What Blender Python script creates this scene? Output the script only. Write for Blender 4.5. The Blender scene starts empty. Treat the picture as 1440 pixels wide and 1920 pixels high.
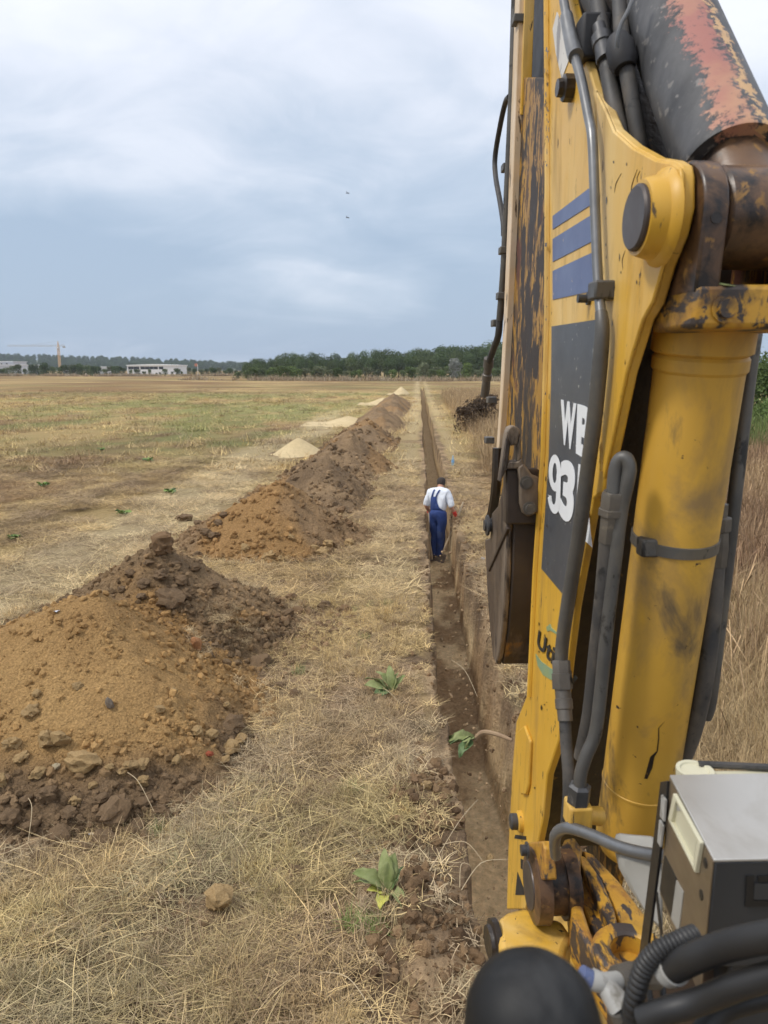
import bpy, bmesh, math, random
import numpy as np
from mathutils import Vector, Matrix
from mathutils.bvhtree import BVHTree

rng = np.random.default_rng(7)
random.seed(7)
S = bpy.context.scene
C = S.collection

# ------------------------------------------------------------------ camera
F_PX = 1386.0            # focal length in pixels of the 1440x1920 photograph
HZ = 692.0               # horizon row
CH = 2.9                 # eye height above the field
PITCH = math.atan((960 - HZ) / F_PX)
YAW = math.atan(65 / F_PX)          # the camera looks a little left of the trench line
cam_d = bpy.data.cameras.new('camera'); cam = bpy.data.objects.new('camera', cam_d); C.objects.link(cam)
cam_d.sensor_fit = 'VERTICAL'; cam_d.sensor_height = 36.0; cam_d.sensor_width = 27.0
cam_d.lens = F_PX * 36.0 / 1920.0
cam_d.clip_start = 0.02; cam_d.clip_end = 9000
cam.location = (0, 0, CH)
cam.rotation_euler = (math.pi / 2 - PITCH, 0, YAW)
cam_d.dof.use_dof = True; cam_d.dof.focus_distance = 2.8; cam_d.dof.aperture_fstop = 11.0
S.camera = cam

# ------------------------------------------------------------------ world, sun, exposure
SUN_EL, SUN_AZ = math.radians(52), math.radians(-108)     # azimuth measured from +y towards +x
W = bpy.data.worlds.new('World'); S.world = W; W.use_nodes = True
wt = W.node_tree; wt.nodes.clear()
def wn(t, **k):
    n = wt.nodes.new(t)
    for a, b in k.items(): setattr(n, a, b)
    return n
def wl(a, b): wt.links.new(a, b)
wo = wn('ShaderNodeOutputWorld'); wb = wn('ShaderNodeBackground'); wb.inputs[1].default_value = 0.10
wl(wb.outputs[0], wo.inputs[0])
sky = wn('ShaderNodeTexSky', sky_type='NISHITA', sun_disc=False)
sky.sun_elevation = SUN_EL; sky.sun_rotation = SUN_AZ; sky.air_density = 1.2; sky.dust_density = 2.5; sky.ozone_density = 1.5
tc = wn('ShaderNodeTexCoord'); sep = wn('ShaderNodeSeparateXYZ'); wl(tc.outputs['Generated'], sep.inputs[0])
def wmath(op, a, b=None, clamp=False):
    n = wn('ShaderNodeMath', operation=op, use_clamp=clamp)
    for i, v in enumerate((a, b)):
        if v is None: continue
        if isinstance(v, (int, float)): n.inputs[i].default_value = v
        else: wl(v, n.inputs[i])
    return n.outputs[0]
zc = wmath('MAXIMUM', sep.outputs[2], 0.0)
den = wmath('ADD', zc, 0.30)
cx = wmath('DIVIDE', sep.outputs[0], den); cy = wmath('DIVIDE', sep.outputs[1], den)
comb = wn('ShaderNodeCombineXYZ'); wl(cx, comb.inputs[0]); wl(cy, comb.inputs[1]); comb.inputs[2].default_value = 3.7
mp = wn('ShaderNodeMapping'); wl(comb.outputs[0], mp.inputs[0])
mp.inputs['Rotation'].default_value = (0, 0, math.radians(35)); mp.inputs['Scale'].default_value = (1.0, 1.35, 1)
mp.inputs['Location'].default_value = (2.35, 0.7, 0)
n1 = wn('ShaderNodeTexNoise'); wl(mp.outputs[0], n1.inputs['Vector'])
n1.inputs['Scale'].default_value = 1.0; n1.inputs['Detail'].default_value = 6; n1.inputs['Roughness'].default_value = 0.46; n1.inputs['Distortion'].default_value = 0.35
n2 = wn('ShaderNodeTexNoise'); wl(mp.outputs[0], n2.inputs['Vector'])
n2.inputs['Scale'].default_value = 2.6; n2.inputs['Detail'].default_value = 7; n2.inputs['Roughness'].default_value = 0.6; n2.inputs['Distortion'].default_value = 0.8
v = wmath('ADD', wmath('MULTIPLY', n1.outputs[0], 0.75), wmath('MULTIPLY', n2.outputs[0], 0.25))
# the cloud deck is grey-blue and closed low down, thinner and whiter higher up
lift = wmath('MULTIPLY', zc, 0.62)
v2 = wmath('SUBTRACT', wmath('ADD', v, lift), 0.50)
vm = wmath('MULTIPLY', v2, 2.75, clamp=True)
ramp = wn('ShaderNodeValToRGB'); wl(vm, ramp.inputs[0])
cr = ramp.color_ramp; cr.interpolation = 'B_SPLINE'
cr.elements[0].position = 0.0; cr.elements[0].color = (.345, .445, .585, 1)
cr.elements[1].position = 1.0; cr.elements[1].color = (.90, .92, .99, 1)
e = cr.elements.new(0.35); e.color = (.485, .575, .70, 1)
e = cr.elements.new(0.62); e.color = (.68, .73, .83, 1)
mixn = wn('ShaderNodeMix', data_type='RGBA'); mixn.inputs[0].default_value = 0.90
gain = wn('ShaderNodeVectorMath', operation='SCALE'); wl(ramp.outputs[0], gain.inputs[0]); gain.inputs['Scale'].default_value = 8.5
wl(sky.outputs[0], mixn.inputs[6]); wl(gain.outputs[0], mixn.inputs[7])
wl(mixn.outputs[2], wb.inputs[0])

sun_d = bpy.data.lights.new('sun', 'SUN'); sun = bpy.data.objects.new('sun', sun_d); C.objects.link(sun)
sun_d.energy = 1.5; sun_d.angle = math.radians(10); sun_d.color = (1.0, 0.955, 0.88)
sd = Vector((math.cos(SUN_EL) * math.sin(SUN_AZ), math.cos(SUN_EL) * math.cos(SUN_AZ), math.sin(SUN_EL)))
sun.rotation_euler = (-sd).to_track_quat('-Z', 'Y').to_euler(); sun.location = sd * 50
S.view_settings.view_transform = 'Standard'; S.view_settings.look = 'None'
S.view_settings.exposure = 0.52; S.view_settings.gamma = 1.0; S.view_settings.use_curve_mapping = False
S.render.engine = 'CYCLES'
S.cycles.use_denoising = True
S.cycles.use_adaptive_sampling = True; S.cycles.adaptive_threshold = 0.02
S.cycles.max_bounces = 6; S.cycles.diffuse_bounces = 4; S.cycles.glossy_bounces = 3
S.cycles.transmission_bounces = 6; S.cycles.transparent_max_bounces = 6
S.cycles.sample_clamp_indirect = 6

# ------------------------------------------------------------------ pixel helpers (photograph pixel -> point on a chosen plane)
def ray(px, py):
    u = (px - 720) / F_PX; vv = (960 - py) / F_PX
    f = math.cos(PITCH) + math.sin(PITCH) * vv; z = -math.sin(PITCH) + math.cos(PITCH) * vv
    return Vector((u * math.cos(YAW) - f * math.sin(YAW), f * math.cos(YAW) + u * math.sin(YAW), z))
def on_z(px, py, z=0.0):
    r = ray(px, py); t = (z - CH) / r.z
    return Vector((r.x * t, r.y * t, z))
def on_y(px, py, y):
    r = ray(px, py); t = y / r.y
    return Vector((r.x * t, y, CH + r.z * t))

# ------------------------------------------------------------------ numpy noise
_tab = np.random.default_rng(3).random((8, 256, 256))
def vnoise(x, y, k=0):
    T = _tab[k % 8]
    x = np.asarray(x, float) + 1000.0 + 17.3 * k; y = np.asarray(y, float) + 1000.0 + 5.1 * k
    xi = np.floor(x).astype(int); yi = np.floor(y).astype(int)
    fx = x - xi; fy = y - yi
    fx = fx * fx * (3 - 2 * fx); fy = fy * fy * (3 - 2 * fy)
    a = T[xi & 255, yi & 255]; b = T[(xi + 1) & 255, yi & 255]; c = T[xi & 255, (yi + 1) & 255]; d = T[(xi + 1) & 255, (yi + 1) & 255]
    return (a * (1 - fx) + b * fx) * (1 - fy) + (c * (1 - fx) + d * fx) * fy
def fbm(x, y, k=0, octaves=4, gain=0.5):
    s = 0; a = 1; t = 0
    for o in range(octaves):
        s = s + a * vnoise(x * 2 ** o, y * 2 ** o, k + o); t += a; a *= gain
    return s / t          # 0..1, mean .5
def sstep(a, b, x):
    t = np.clip((x - a) / (b - a), 0, 1); return t * t * (3 - 2 * t)
def lerp(a, b, t):
    t = np.asarray(t)[..., None]; return np.asarray(a) * (1 - t) + np.asarray(b) * t

# ------------------------------------------------------------------ object helpers
def tag(o, label=None, cat=None, group=None, kind=None):
    if label: o['label'] = label
    if cat: o['category'] = cat
    if group: o['group'] = group
    if kind: o['kind'] = kind
    return o
def link(o, parent=None):
    C.objects.link(o)
    if parent is not None: o.parent = parent
    return o
def empty(name, loc=(0, 0, 0), rz=0.0):
    o = bpy.data.objects.new(name, None); C.objects.link(o); o.location = loc; o.rotation_euler = (0, 0, rz); o.empty_display_size = 0.1
    return o
def mesh_obj(name, verts, faces, m=None, parent=None, smooth=True, sharp=35, uv=None):
    me = bpy.data.meshes.new(name)
    me.from_pydata([tuple(v) for v in verts] if not isinstance(verts, np.ndarray) else verts.tolist(), [], faces)
    if smooth:
        me.shade_smooth()
        if sharp: me.set_sharp_from_angle(angle=math.radians(sharp))
    if uv is not None:
        L = me.uv_layers.new(name='UVMap'); idx = np.zeros(len(me.loops), int); me.loops.foreach_get('vertex_index', idx)
        L.data.foreach_set('uv', np.asarray(uv, dtype=np.float32)[idx].ravel())
    if m: me.materials.append(m)
    return link(bpy.data.objects.new(name, me), parent)
def copy_tree(o, parent=None):
    c = o.copy(); C.objects.link(c); c.parent = parent
    for ch in list(o.children): copy_tree(ch, c)
    return c
def set_color(me, name, cols):
    a = me.attributes.new(name, 'FLOAT_COLOR', 'POINT')
    cols = np.asarray(cols, np.float32)
    if cols.shape[1] == 3: cols = np.concatenate([cols, np.ones((len(cols), 1), np.float32)], 1)
    a.data.foreach_set('color', cols.ravel())

class MB:
    """collects shapes into one mesh"""
    def __init__(s): s.v = []; s.f = []; s.uv = []
    def add(s, verts, faces, uv=None):
        n = len(s.v); s.v += [Vector(p) for p in verts]; s.f += [[i + n for i in f] for f in faces]
        s.uv += uv if uv else [(0, 0)] * len(verts)
        return s
    def box(s, lo, hi):
        x0, y0, z0 = lo; x1, y1, z1 = hi
        return s.add([(x0, y0, z0), (x1, y0, z0), (x1, y1, z0), (x0, y1, z0), (x0, y0, z1), (x1, y0, z1), (x1, y1, z1), (x0, y1, z1)],
                     [[0, 3, 2, 1], [4, 5, 6, 7], [0, 1, 5, 4], [1, 2, 6, 5], [2, 3, 7, 6], [3, 0, 4, 7]])
    def prism(s, pts, off):
        """planar polygon pts (3-D) extruded by vector off"""
        pts = [Vector(p) for p in pts]; off = Vector(off); n = len(pts)
        nrm = Vector((0, 0, 0))
        for i in range(n): nrm += pts[i].cross(pts[(i + 1) % n])
        if nrm.dot(off) > 0: pts = pts[::-1]
        f = [list(range(n)), [n + i for i in range(n)][::-1]]
        for i in range(n):
            j = (i + 1) % n; f.append([j, i, n + i, n + j])
        return s.add(pts + [p + off for p in pts], f)
    def tube(s, pts, r, seg=12, caps=True, smooth_n=0):
        pts = [Vector(p) for p in pts]
        rs = list(r) if isinstance(r, (list, tuple)) else [r] * len(pts)
        if smooth_n:
            P = []; R_ = []
            n = len(pts)
            for i in range(n - 1):
                p0 = pts[max(i - 1, 0)]; p1 = pts[i]; p2 = pts[i + 1]; p3 = pts[min(i + 2, n - 1)]
                for k in range(smooth_n):
                    t = k / smooth_n
                    P.append(0.5 * ((2 * p1) + (-p0 + p2) * t + (2 * p0 - 5 * p1 + 4 * p2 - p3) * t * t + (-p0 + 3 * p1 - 3 * p2 + p3) * t ** 3))
                    R_.append(rs[i] * (1 - t) + rs[i + 1] * t)
            pts = P + [pts[-1]]; rs = R_ + [rs[-1]]
        n = len(pts); V = []; UV = []
        up = None; L = 0
        for i in range(n):
            a = pts[max(i - 1, 0)]; b = pts[min(i + 1, n - 1)]; d = (b - a).normalized()
            if up is None:
                up = Vector((0, 0, 1)) if abs(d.z) < 0.9 else Vector((0, 1, 0))
            sx = d.cross(up).normalized(); up = sx.cross(d).normalized()
            if i: L += (pts[i] - pts[i - 1]).length
            for k in range(seg):
                an = 2 * math.pi * k / seg
                V.append(pts[i] + (sx * math.cos(an) + up * math.sin(an)) * rs[i]); UV.append((k / seg, L))
        f = []
        for i in range(n - 1):
            for k in range(seg):
                k2 = (k + 1) % seg
                f.append([i * seg + k, i * seg + k2, (i + 1) * seg + k2, (i + 1) * seg + k])
        if caps:
            f.append([k for k in range(seg)][::-1]); f.append([(n - 1) * seg + k for k in range(seg)])
        return s.add(V, f, UV)
    def lathe(s, c, axis, prof, seg=24):
        """profile [(distance along axis, radius)] revolved about axis through c"""
        c = Vector(c); a = Vector(axis).normalized()
        ref = Vector((0, 0, 1)) if abs(a.z) < 0.9 else Vector((0, 1, 0))
        sx = a.cross(ref).normalized(); up = sx.cross(a)
        V = []; UV = []
        for (t, r) in prof:
            for k in range(seg):
                an = 2 * math.pi * k / seg
                V.append(c + a * t + (sx * math.cos(an) + up * math.sin(an)) * r); UV.append((k / seg, t))
        f = []
        for i in range(len(prof) - 1):
            for k in range(seg):
                k2 = (k + 1) % seg
                f.append([i * seg + k, i * seg + k2, (i + 1) * seg + k2, (i + 1) * seg + k])
        f.append([k for k in range(seg)][::-1]); f.append([(len(prof) - 1) * seg + k for k in range(seg)])
        return s.add(V, f, UV)
    def build(s, name, m, parent=None, off=None, bevel=0, smooth=True, sharp=35):
        vs = [p - off for p in s.v] if off is not None else s.v
        o = mesh_obj(name, vs, s.f, m, parent, smooth, sharp, uv=s.uv)
        bm = bmesh.new(); bm.from_mesh(o.data); bmesh.ops.recalc_face_normals(bm, faces=bm.faces); bm.to_mesh(o.data); bm.free()
        if bevel:
            b = o.modifiers.new('bevel', 'BEVEL'); b.width = bevel; b.segments = 2; b.limit_method = 'ANGLE'; b.angle_limit = math.radians(40); b.harden_normals = False
        return o

# ------------------------------------------------------------------ materials
class NT:
    def __init__(s, name):
        s.m = bpy.data.materials.new(name); s.m.use_nodes = True; s.t = s.m.node_tree
        s.b = s.t.nodes['Principled BSDF']; s.out = s.t.nodes['Material Output']
    def n(s, t, **k):
        x = s.t.nodes.new(t)
        for a, b in k.items(): setattr(x, a, b)
        return x
    def l(s, a, b): s.t.links.new(a, b)
    def coord(s, kind='Object', scale=(1, 1, 1), rot=(0, 0, 0), loc=(0, 0, 0)):
        c = s.n('ShaderNodeTexCoord'); m = s.n('ShaderNodeMapping'); s.l(c.outputs[kind], m.inputs[0])
        m.inputs['Scale'].default_value = scale; m.inputs['Rotation'].default_value = rot; m.inputs['Location'].default_value = loc
        return m.outputs[0]
    def noise(s, co, scale, detail=4, rough=0.55, dist=0.0):
        x = s.n('ShaderNodeTexNoise'); s.l(co, x.inputs['Vector'])
        x.inputs['Scale'].default_value = scale; x.inputs['Detail'].default_value = detail; x.inputs['Roughness'].default_value = rough; x.inputs['Distortion'].default_value = dist
        return x.outputs[0]
    def mapr(s, x, a, b, c=0.0, d=1.0):
        q = s.n('ShaderNodeMapRange'); s.l(x, q.inputs[0])
        for i, vv in enumerate((a, b, c, d)): q.inputs[i + 1].default_value = vv
        return q.outputs[0]
    def math(s, op, a, b=None, clamp=False):
        q = s.n('ShaderNodeMath', operation=op, use_clamp=clamp)
        for i, vv in enumerate((a, b)):
            if vv is None: continue
            if isinstance(vv, (int, float)): q.inputs[i].default_value = vv
            else: s.l(vv, q.inputs[i])
        return q.outputs[0]
    def mix(s, fac, a, b, mode='MIX'):
        q = s.n('ShaderNodeMix', data_type='RGBA', blend_type=mode)
        for i, vv in ((0, fac), (6, a), (7, b)):
            if isinstance(vv, (int, float)): q.inputs[i].default_value = vv
            elif isinstance(vv, tuple): q.inputs[i].default_value = (*vv[:3], 1)
            else: s.l(vv, q.inputs[i])
        return q.outputs[2]
    def bump(s, h, strength, dist):
        q = s.n('ShaderNodeBump'); s.l(h, q.inputs['Height']); q.inputs['Strength'].default_value = strength; q.inputs['Distance'].default_value = dist
        s.l(q.outputs[0], s.b.inputs['Normal'])
    def set(s, **k):
        for a, vv in k.items():
            i = s.b.inputs[a.replace('_', ' ')]
            if isinstance(vv, (int, float)): i.default_value = vv
            elif isinstance(vv, tuple): i.default_value = (*vv[:3], 1)
            else: s.l(vv, i)
        return s

def mat(name, c1, c2=None, scale=8, rough=0.6, metal=0.0, bump=0.0, bscale=60, bdist=0.002, wear=(), stretch=(1, 1, 1), spec=0.5, rvar=0.12):
    """base noise between two tones + wear layers (colour, scale, threshold, softness, stretch, rough)"""
    q = NT(name); co = q.coord('Object', stretch)
    col = q.mix(q.mapr(q.noise(co, scale, 5), 0.3, 0.7), c1, c2 or c1)
    r = q.mapr(q.noise(co, scale * 2.3, 4), 0.2, 0.8, max(rough - rvar, 0.03), min(rough + rvar, 1))
    met = None
    for w in wear:
        wc, ws, th, soft, st = w[:5]
        wco = q.coord('Object', st, loc=(ws * .37, ws * .11, ws * .53))
        f = q.mapr(q.noise(wco, ws, 6, 0.65, 0.4), th, th + soft)
        col = q.mix(f, col, wc)
        if len(w) > 5:
            rm = q.n('ShaderNodeMix', data_type='FLOAT'); q.l(f, rm.inputs[0]); q.l(r, rm.inputs[2]); rm.inputs[3].default_value = w[5]; r = rm.outputs[0]
    q.set(Base_Color=col, Roughness=r, Metallic=metal, Specular_IOR_Level=spec)
    if bump: q.bump(q.noise(co, bscale, 5), bump, bdist)
    return q.m

def tint_mat(name, attr_type='GEOMETRY', nscale=25, amp=0.35, rough=0.95, bump=0.6, bscale=45, bdist=0.02, transl=False, b2=None):
    """colour comes from the 'tint' attribute of the points, broken up by noise"""
    q = NT(name); a = q.n('ShaderNodeAttribute', attribute_type=attr_type, attribute_name='tint')
    co = q.coord('Object')
    k = q.mapr(q.noise(co, nscale, 6, 0.7), 0.25, 0.75, 1 - amp, 1 + amp)
    v3 = q.n('ShaderNodeVectorMath', operation='SCALE'); q.l(a.outputs['Color'], v3.inputs[0]); q.l(k, v3.inputs['Scale'])
    q.set(Base_Color=v3.outputs[0], Roughness=rough, Specular_IOR_Level=0.15)
    if bump:
        h = q.noise(co, bscale, 6, 0.65)
        if b2: h = q.math('ADD', h, q.math('MULTIPLY', q.noise(co, b2, 4, 0.6), 1.6))
        q.bump(h, bump, bdist)
    if transl:
        d = q.n('ShaderNodeBsdfTranslucent'); q.l(v3.outputs[0], d.inputs[0]); ms = q.n('ShaderNodeMixShader'); ms.inputs[0].default_value = 0.25
        q.l(q.b.outputs[0], ms.inputs[1]); q.l(d.outputs[0], ms.inputs[2]); q.l(ms.outputs[0], q.out.inputs[0])
    return q.m

YEL, YEL2 = (0.68, 0.395, 0.045), (0.60, 0.335, 0.034)
X1 = (1, 1, 1)
MT = {}
MT['yellow'] = mat('yellow_paint', YEL, YEL2, 5, 0.42, bump=0.05, bscale=300, bdist=0.0006,
                   wear=[((0.72, 0.52, 0.22), 3, 0.48, 0.22, (1, 1, .4), 0.55), ((0.36, 0.21, 0.05), 12, 0.49, 0.25, (1.5, 1.5, .22), 0.6), ((0.10, 0.065, 0.03), 50, 0.645, 0.03, (1.5, 1.5, .35), 0.7), ((0.04, 0.028, 0.018), 30, 0.665, 0.015, (1, 1, .5), 0.7)])
MT['yellow_cyl'] = mat('yellow_cylinder_paint', (0.64, 0.375, 0.055), (0.56, 0.315, 0.045), 6, 0.45, bump=0.06, bscale=240, bdist=0.0008,
                       wear=[((0.30, 0.19, 0.07), 7, 0.50, 0.20, (1, 1, .6), 0.6), ((0.12, 0.085, 0.045), 10, 0.56, 0.12, (1, 1, .45), 0.7), ((0.05, 0.03, 0.02), 60, 0.68, 0.02, X1, 0.8)])
MT['yellow_worn'] = mat('worn_yellow_paint', (0.42, 0.22, 0.02), (0.30, 0.15, 0.018), 9, 0.5, bump=0.25, bscale=120, bdist=0.0015,
                        wear=[((0.10, 0.055, 0.025), 30, 0.50, 0.05, (1.6, 1.6, .6), 0.6), ((0.030, 0.019, 0.013), 15, 0.50, 0.03, (1.5, 1.5, .6), 0.6), ((0.020, 0.013, 0.010), 6, 0.53, 0.10, (1, 1, .4), 0.5), ((0.10, 0.035, 0.022), 8, 0.60, 0.05, (1, 1, .5), 0.7)])
MT['casting'] = mat('worn_casting_paint', (0.56, 0.31, 0.035), (0.46, 0.23, 0.025), 12, 0.5, bump=0.3, bscale=90, bdist=0.0015,
                    wear=[((0.30, 0.14, 0.03), 24, 0.48, 0.15, X1, 0.7), ((0.055, 0.042, 0.036), 26, 0.51, 0.05, (1.4, .5, 1), 0.55), ((0.03, 0.022, 0.018), 6, 0.50, 0.16, X1, 0.5)])
MT['cream'] = mat('lit_worn_edge', (0.72, 0.58, 0.42), (0.62, 0.45, 0.26), 14, 0.5, wear=[((0.10, 0.06, 0.03), 26, 0.60, 0.04, (1, 1, .3))])  # cream tone paints the sky-lit highlight of the edge; dark specks are wear
MT['grease'] = mat('black_grease', (0.016, 0.012, 0.010), (0.035, 0.024, 0.016), 18, 0.38, bump=0.5, bscale=70, bdist=0.003, wear=[((0.22, 0.12, 0.025), 16, 0.63, 0.05, X1, 0.6)])
MT['grease_hub'] = mat('greased_hub', (0.07, 0.04, 0.024), (0.16, 0.085, 0.04), 14, 0.4, bump=0.2, bscale=70, bdist=0.002, wear=[((0.015, 0.011, 0.01), 20, 0.47, 0.15, X1, 0.35), ((0.28, 0.15, 0.04), 30, 0.60, 0.06, X1, 0.6)])
MT['black_inner'] = mat('shade_and_dark_steel', (0.012, 0.013, 0.017), (0.022, 0.02, 0.02), 8, 0.6)  # dark fittings, and shade put into the colour of recesses and holes
MT['rubber'] = mat('black_rubber_hose', (0.035, 0.035, 0.037), (0.065, 0.06, 0.055), 14, 0.6, bump=0.1, bscale=150, bdist=0.001, wear=[((0.15, 0.125, 0.095), 9, 0.50, 0.25, (1, 1, .6), 0.85), ((0.02, 0.02, 0.02), 30, 0.58, 0.06, X1, 0.5)])
MT['rubber_near'] = mat('black_sheathed_hose', (0.014, 0.014, 0.015), (0.024, 0.023, 0.022), 14, 0.48, bump=0.1, bscale=200, bdist=0.0006, wear=[((0.10, 0.085, 0.06), 14, 0.70, 0.1, X1, 0.8)])
MT['conduit'] = mat('black_conduit', (0.018, 0.018, 0.019), (0.028, 0.027, 0.026), 20, 0.5)
MT['steel_tube'] = mat('galvanised_tube', (0.22, 0.225, 0.23), (0.13, 0.13, 0.13), 18, 0.38, metal=0.55, wear=[((0.10, 0.085, 0.065), 12, 0.57, 0.12, (1, 1, .5), 0.6), ((0.4, 0.4, 0.38), 34, 0.70, 0.05, X1, 0.3)])
MT['dirty_tube'] = mat('dirty_steel_tube', (0.075, 0.072, 0.068), (0.13, 0.125, 0.115), 12, 0.5, metal=0.3, wear=[((0.18, 0.15, 0.105), 9, 0.50, 0.2, (1, 1, .5), 0.8), ((0.03, 0.028, 0.026), 28, 0.58, 0.05, (1, 1, .5), 0.5)])
MT['fitting'] = mat('dusty_steel_fitting', (0.17, 0.15, 0.125), (0.10, 0.09, 0.078), 20, 0.5, metal=0.4, wear=[((0.30, 0.25, 0.18), 25, 0.62, 0.1, X1, 0.7)])
MT['nut'] = mat('dark_nut', (0.10, 0.10, 0.105), (0.06, 0.06, 0.06), 30, 0.45, metal=0.5, wear=[((0.26, 0.25, 0.24), 40, 0.62, 0.1, X1)])
MT['pin'] = mat('brown_pin_end', (0.055, 0.045, 0.042), (0.085, 0.068, 0.06), 8, 0.42, metal=0.3)
MT['bucket'] = mat('soil_polished_steel', (0.125, 0.095, 0.072), (0.085, 0.062, 0.048), 7, 0.45, metal=0.35, bump=0.15, bscale=90, bdist=0.0015,
                   wear=[((0.30, 0.235, 0.17), 6, 0.47, 0.2, (1.2, 1.2, .3), 0.7), ((0.04, 0.03, 0.024), 14, 0.56, 0.08, (1.6, 1.6, .4), 0.6)])
MT['bucket_dark'] = mat('soil_caked_steel', (0.045, 0.033, 0.026), (0.075, 0.055, 0.042), 8, 0.5, metal=0.25, bump=0.2, bscale=80, bdist=0.002,
                        wear=[((0.17, 0.13, 0.095), 9, 0.53, 0.10, (1, 1, .35), 0.8), ((0.26, 0.13, 0.03), 6, 0.62, 0.06, X1, 0.7)])
MT['blue'] = mat('blue_decal', (0.085, 0.115, 0.235), (0.11, 0.14, 0.26), 6, 0.4, wear=[((0.6, 0.45, 0.25), 45, 0.66, 0.02, (1, 1, .5)), ((0.7, 0.7, 0.7), 30, 0.67, 0.02, (1, 1, .4))])
MT['panel'] = mat('charcoal_decal', (0.060, 0.066, 0.076), (0.080, 0.086, 0.096), 5, 0.42, wear=[((0.55, 0.52, 0.46), 40, 0.655, 0.015, (1, 1, .18)), ((0.50, 0.48, 0.43), 110, 0.66, 0.02, X1)])
MT['white_letter'] = mat('white_lettering', (0.80, 0.82, 0.84), (0.72, 0.74, 0.75), 9, 0.45, wear=[((0.2, 0.2, 0.2), 60, 0.74, 0.02, (1, 1, .3))])
MT['dark_letter'] = mat('dark_lettering', (0.025, 0.026, 0.024), None, 9, 0.5)
MT['teal'] = mat('teal_swoosh', (0.16, 0.30, 0.24), (0.30, 0.34, 0.12), 11, 0.5)
MT['white_decal'] = mat('peeling_white_sticker', (0.66, 0.64, 0.60), (0.52, 0.50, 0.47), 12, 0.6, wear=[((0.28, 0.27, 0.27), 24, 0.56, 0.03, (1, 1.2, .5)), ((0.6, 0.34, 0.08), 18, 0.64, 0.03, (1, 1, .4))])
MT['aluminium'] = mat('brushed_aluminium', (0.58, 0.56, 0.52), (0.50, 0.485, 0.45), 5, 0.42, metal=0.65, bump=0.06, bscale=160, bdist=0.0004, stretch=(1, 1, 1), wear=[((0.40, 0.37, 0.32), 8, 0.58, 0.2, (1, .5, 1), 0.55)])
MT['aluminium_side'] = mat('brown_reflecting_aluminium', (0.30, 0.235, 0.16), (0.22, 0.17, 0.115), 9, 0.38, metal=0.6, bump=0.1, bscale=40, bdist=0.0008, stretch=(1, 1, 2.5))  # brown reflection on the side face is put into the base colour
MT['box_dark'] = mat('dark_grey_panel', (0.028, 0.029, 0.031), (0.040, 0.041, 0.043), 5, 0.5)
MT['black_plastic'] = mat('black_plastic', (0.010, 0.010, 0.011), (0.014, 0.014, 0.015), 10, 0.42)
MT['knob'] = mat('black_knob_rubber', (0.006, 0.0062, 0.0066), (0.009, 0.009, 0.009), 8, 0.55, spec=0.35, bump=.15, bscale=120, bdist=.0006, wear=[((0.03, 0.03, 0.03), 18, 0.55, 0.15, X1, 0.7)])
MT['cream_plastic'] = mat('cream_plastic', (0.60, 0.57, 0.42), (0.54, 0.51, 0.36), 9, 0.5)
MT['white_plastic'] = mat('white_plastic', (0.44, 0.435, 0.41), (0.30, 0.29, 0.265), 30, 0.5, wear=[((0.14, 0.12, 0.09), 26, 0.56, 0.12, X1)])
MT['grey_paint'] = mat('worn_grey_paint', (0.40, 0.39, 0.36), (0.30, 0.29, 0.26), 9, 0.5, bump=0.2, bscale=60, bdist=0.0015, wear=[((0.13, 0.11, 0.08), 16, 0.63, 0.06, X1)])
MT['brown_floor'] = mat('brown_steel_floor', (0.075, 0.045, 0.025), (0.05, 0.03, 0.018), 10, 0.6)

def scuff_cylinder():
    q = NT('scuffed_black_cylinder'); co = q.coord('Object')
    uvn = q.n('ShaderNodeUVMap'); sx = q.n('ShaderNodeSeparateXYZ'); q.l(uvn.outputs[0], sx.inputs[0])
    base = q.mix(q.mapr(q.noise(q.coord('Object', (1, 1, .4)), 22, 6, .6), .35, .7), (0.028, 0.029, 0.032), (0.085, 0.085, 0.088))
    base = q.mix(q.mapr(q.noise(co, 55, 4), .60, .66), base, (0.16, 0.15, 0.14))
    n = q.noise(q.coord('Object', (1, 1, .5)), 26, 8, .78, .4)
    d = q.math('ABSOLUTE', q.math('SUBTRACT', sx.outputs[0], SCUFF_U))
    band = q.mapr(d, 0.0, 0.17, 0.20, -0.22)
    pk = q.mapr(q.math('ADD', q.math('MULTIPLY', q.math('ADD', n, q.noise(co, 110, 5, .7)), .5), band), 0.545, 0.62)
    base = q.mix(pk, base, q.mix(q.mapr(q.noise(co, 9, 4), .4, .62), (0.36, 0.145, 0.115), (0.50, 0.29, 0.16)))
    d2 = q.math('ABSOLUTE', q.math('SUBTRACT', sx.outputs[0], SCUFF_U - 0.08))
    band2 = q.mapr(d2, 0.0, 0.10, 0.13, -0.25)
    base = q.mix(q.mapr(q.math('ADD', q.noise(co, 60, 7, .75), band2), 0.58, 0.61), base, (0.55, 0.34, 0.16))
    q.set(Base_Color=base, Roughness=q.mapr(n, .3, .7, .4, .62), Metallic=0.0)
    q.bump(q.noise(co, 90, 5), 0.25, 0.001)
    return q.m
SCUFF_U = 0.29
MT['scuffed'] = scuff_cylinder()

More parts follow.
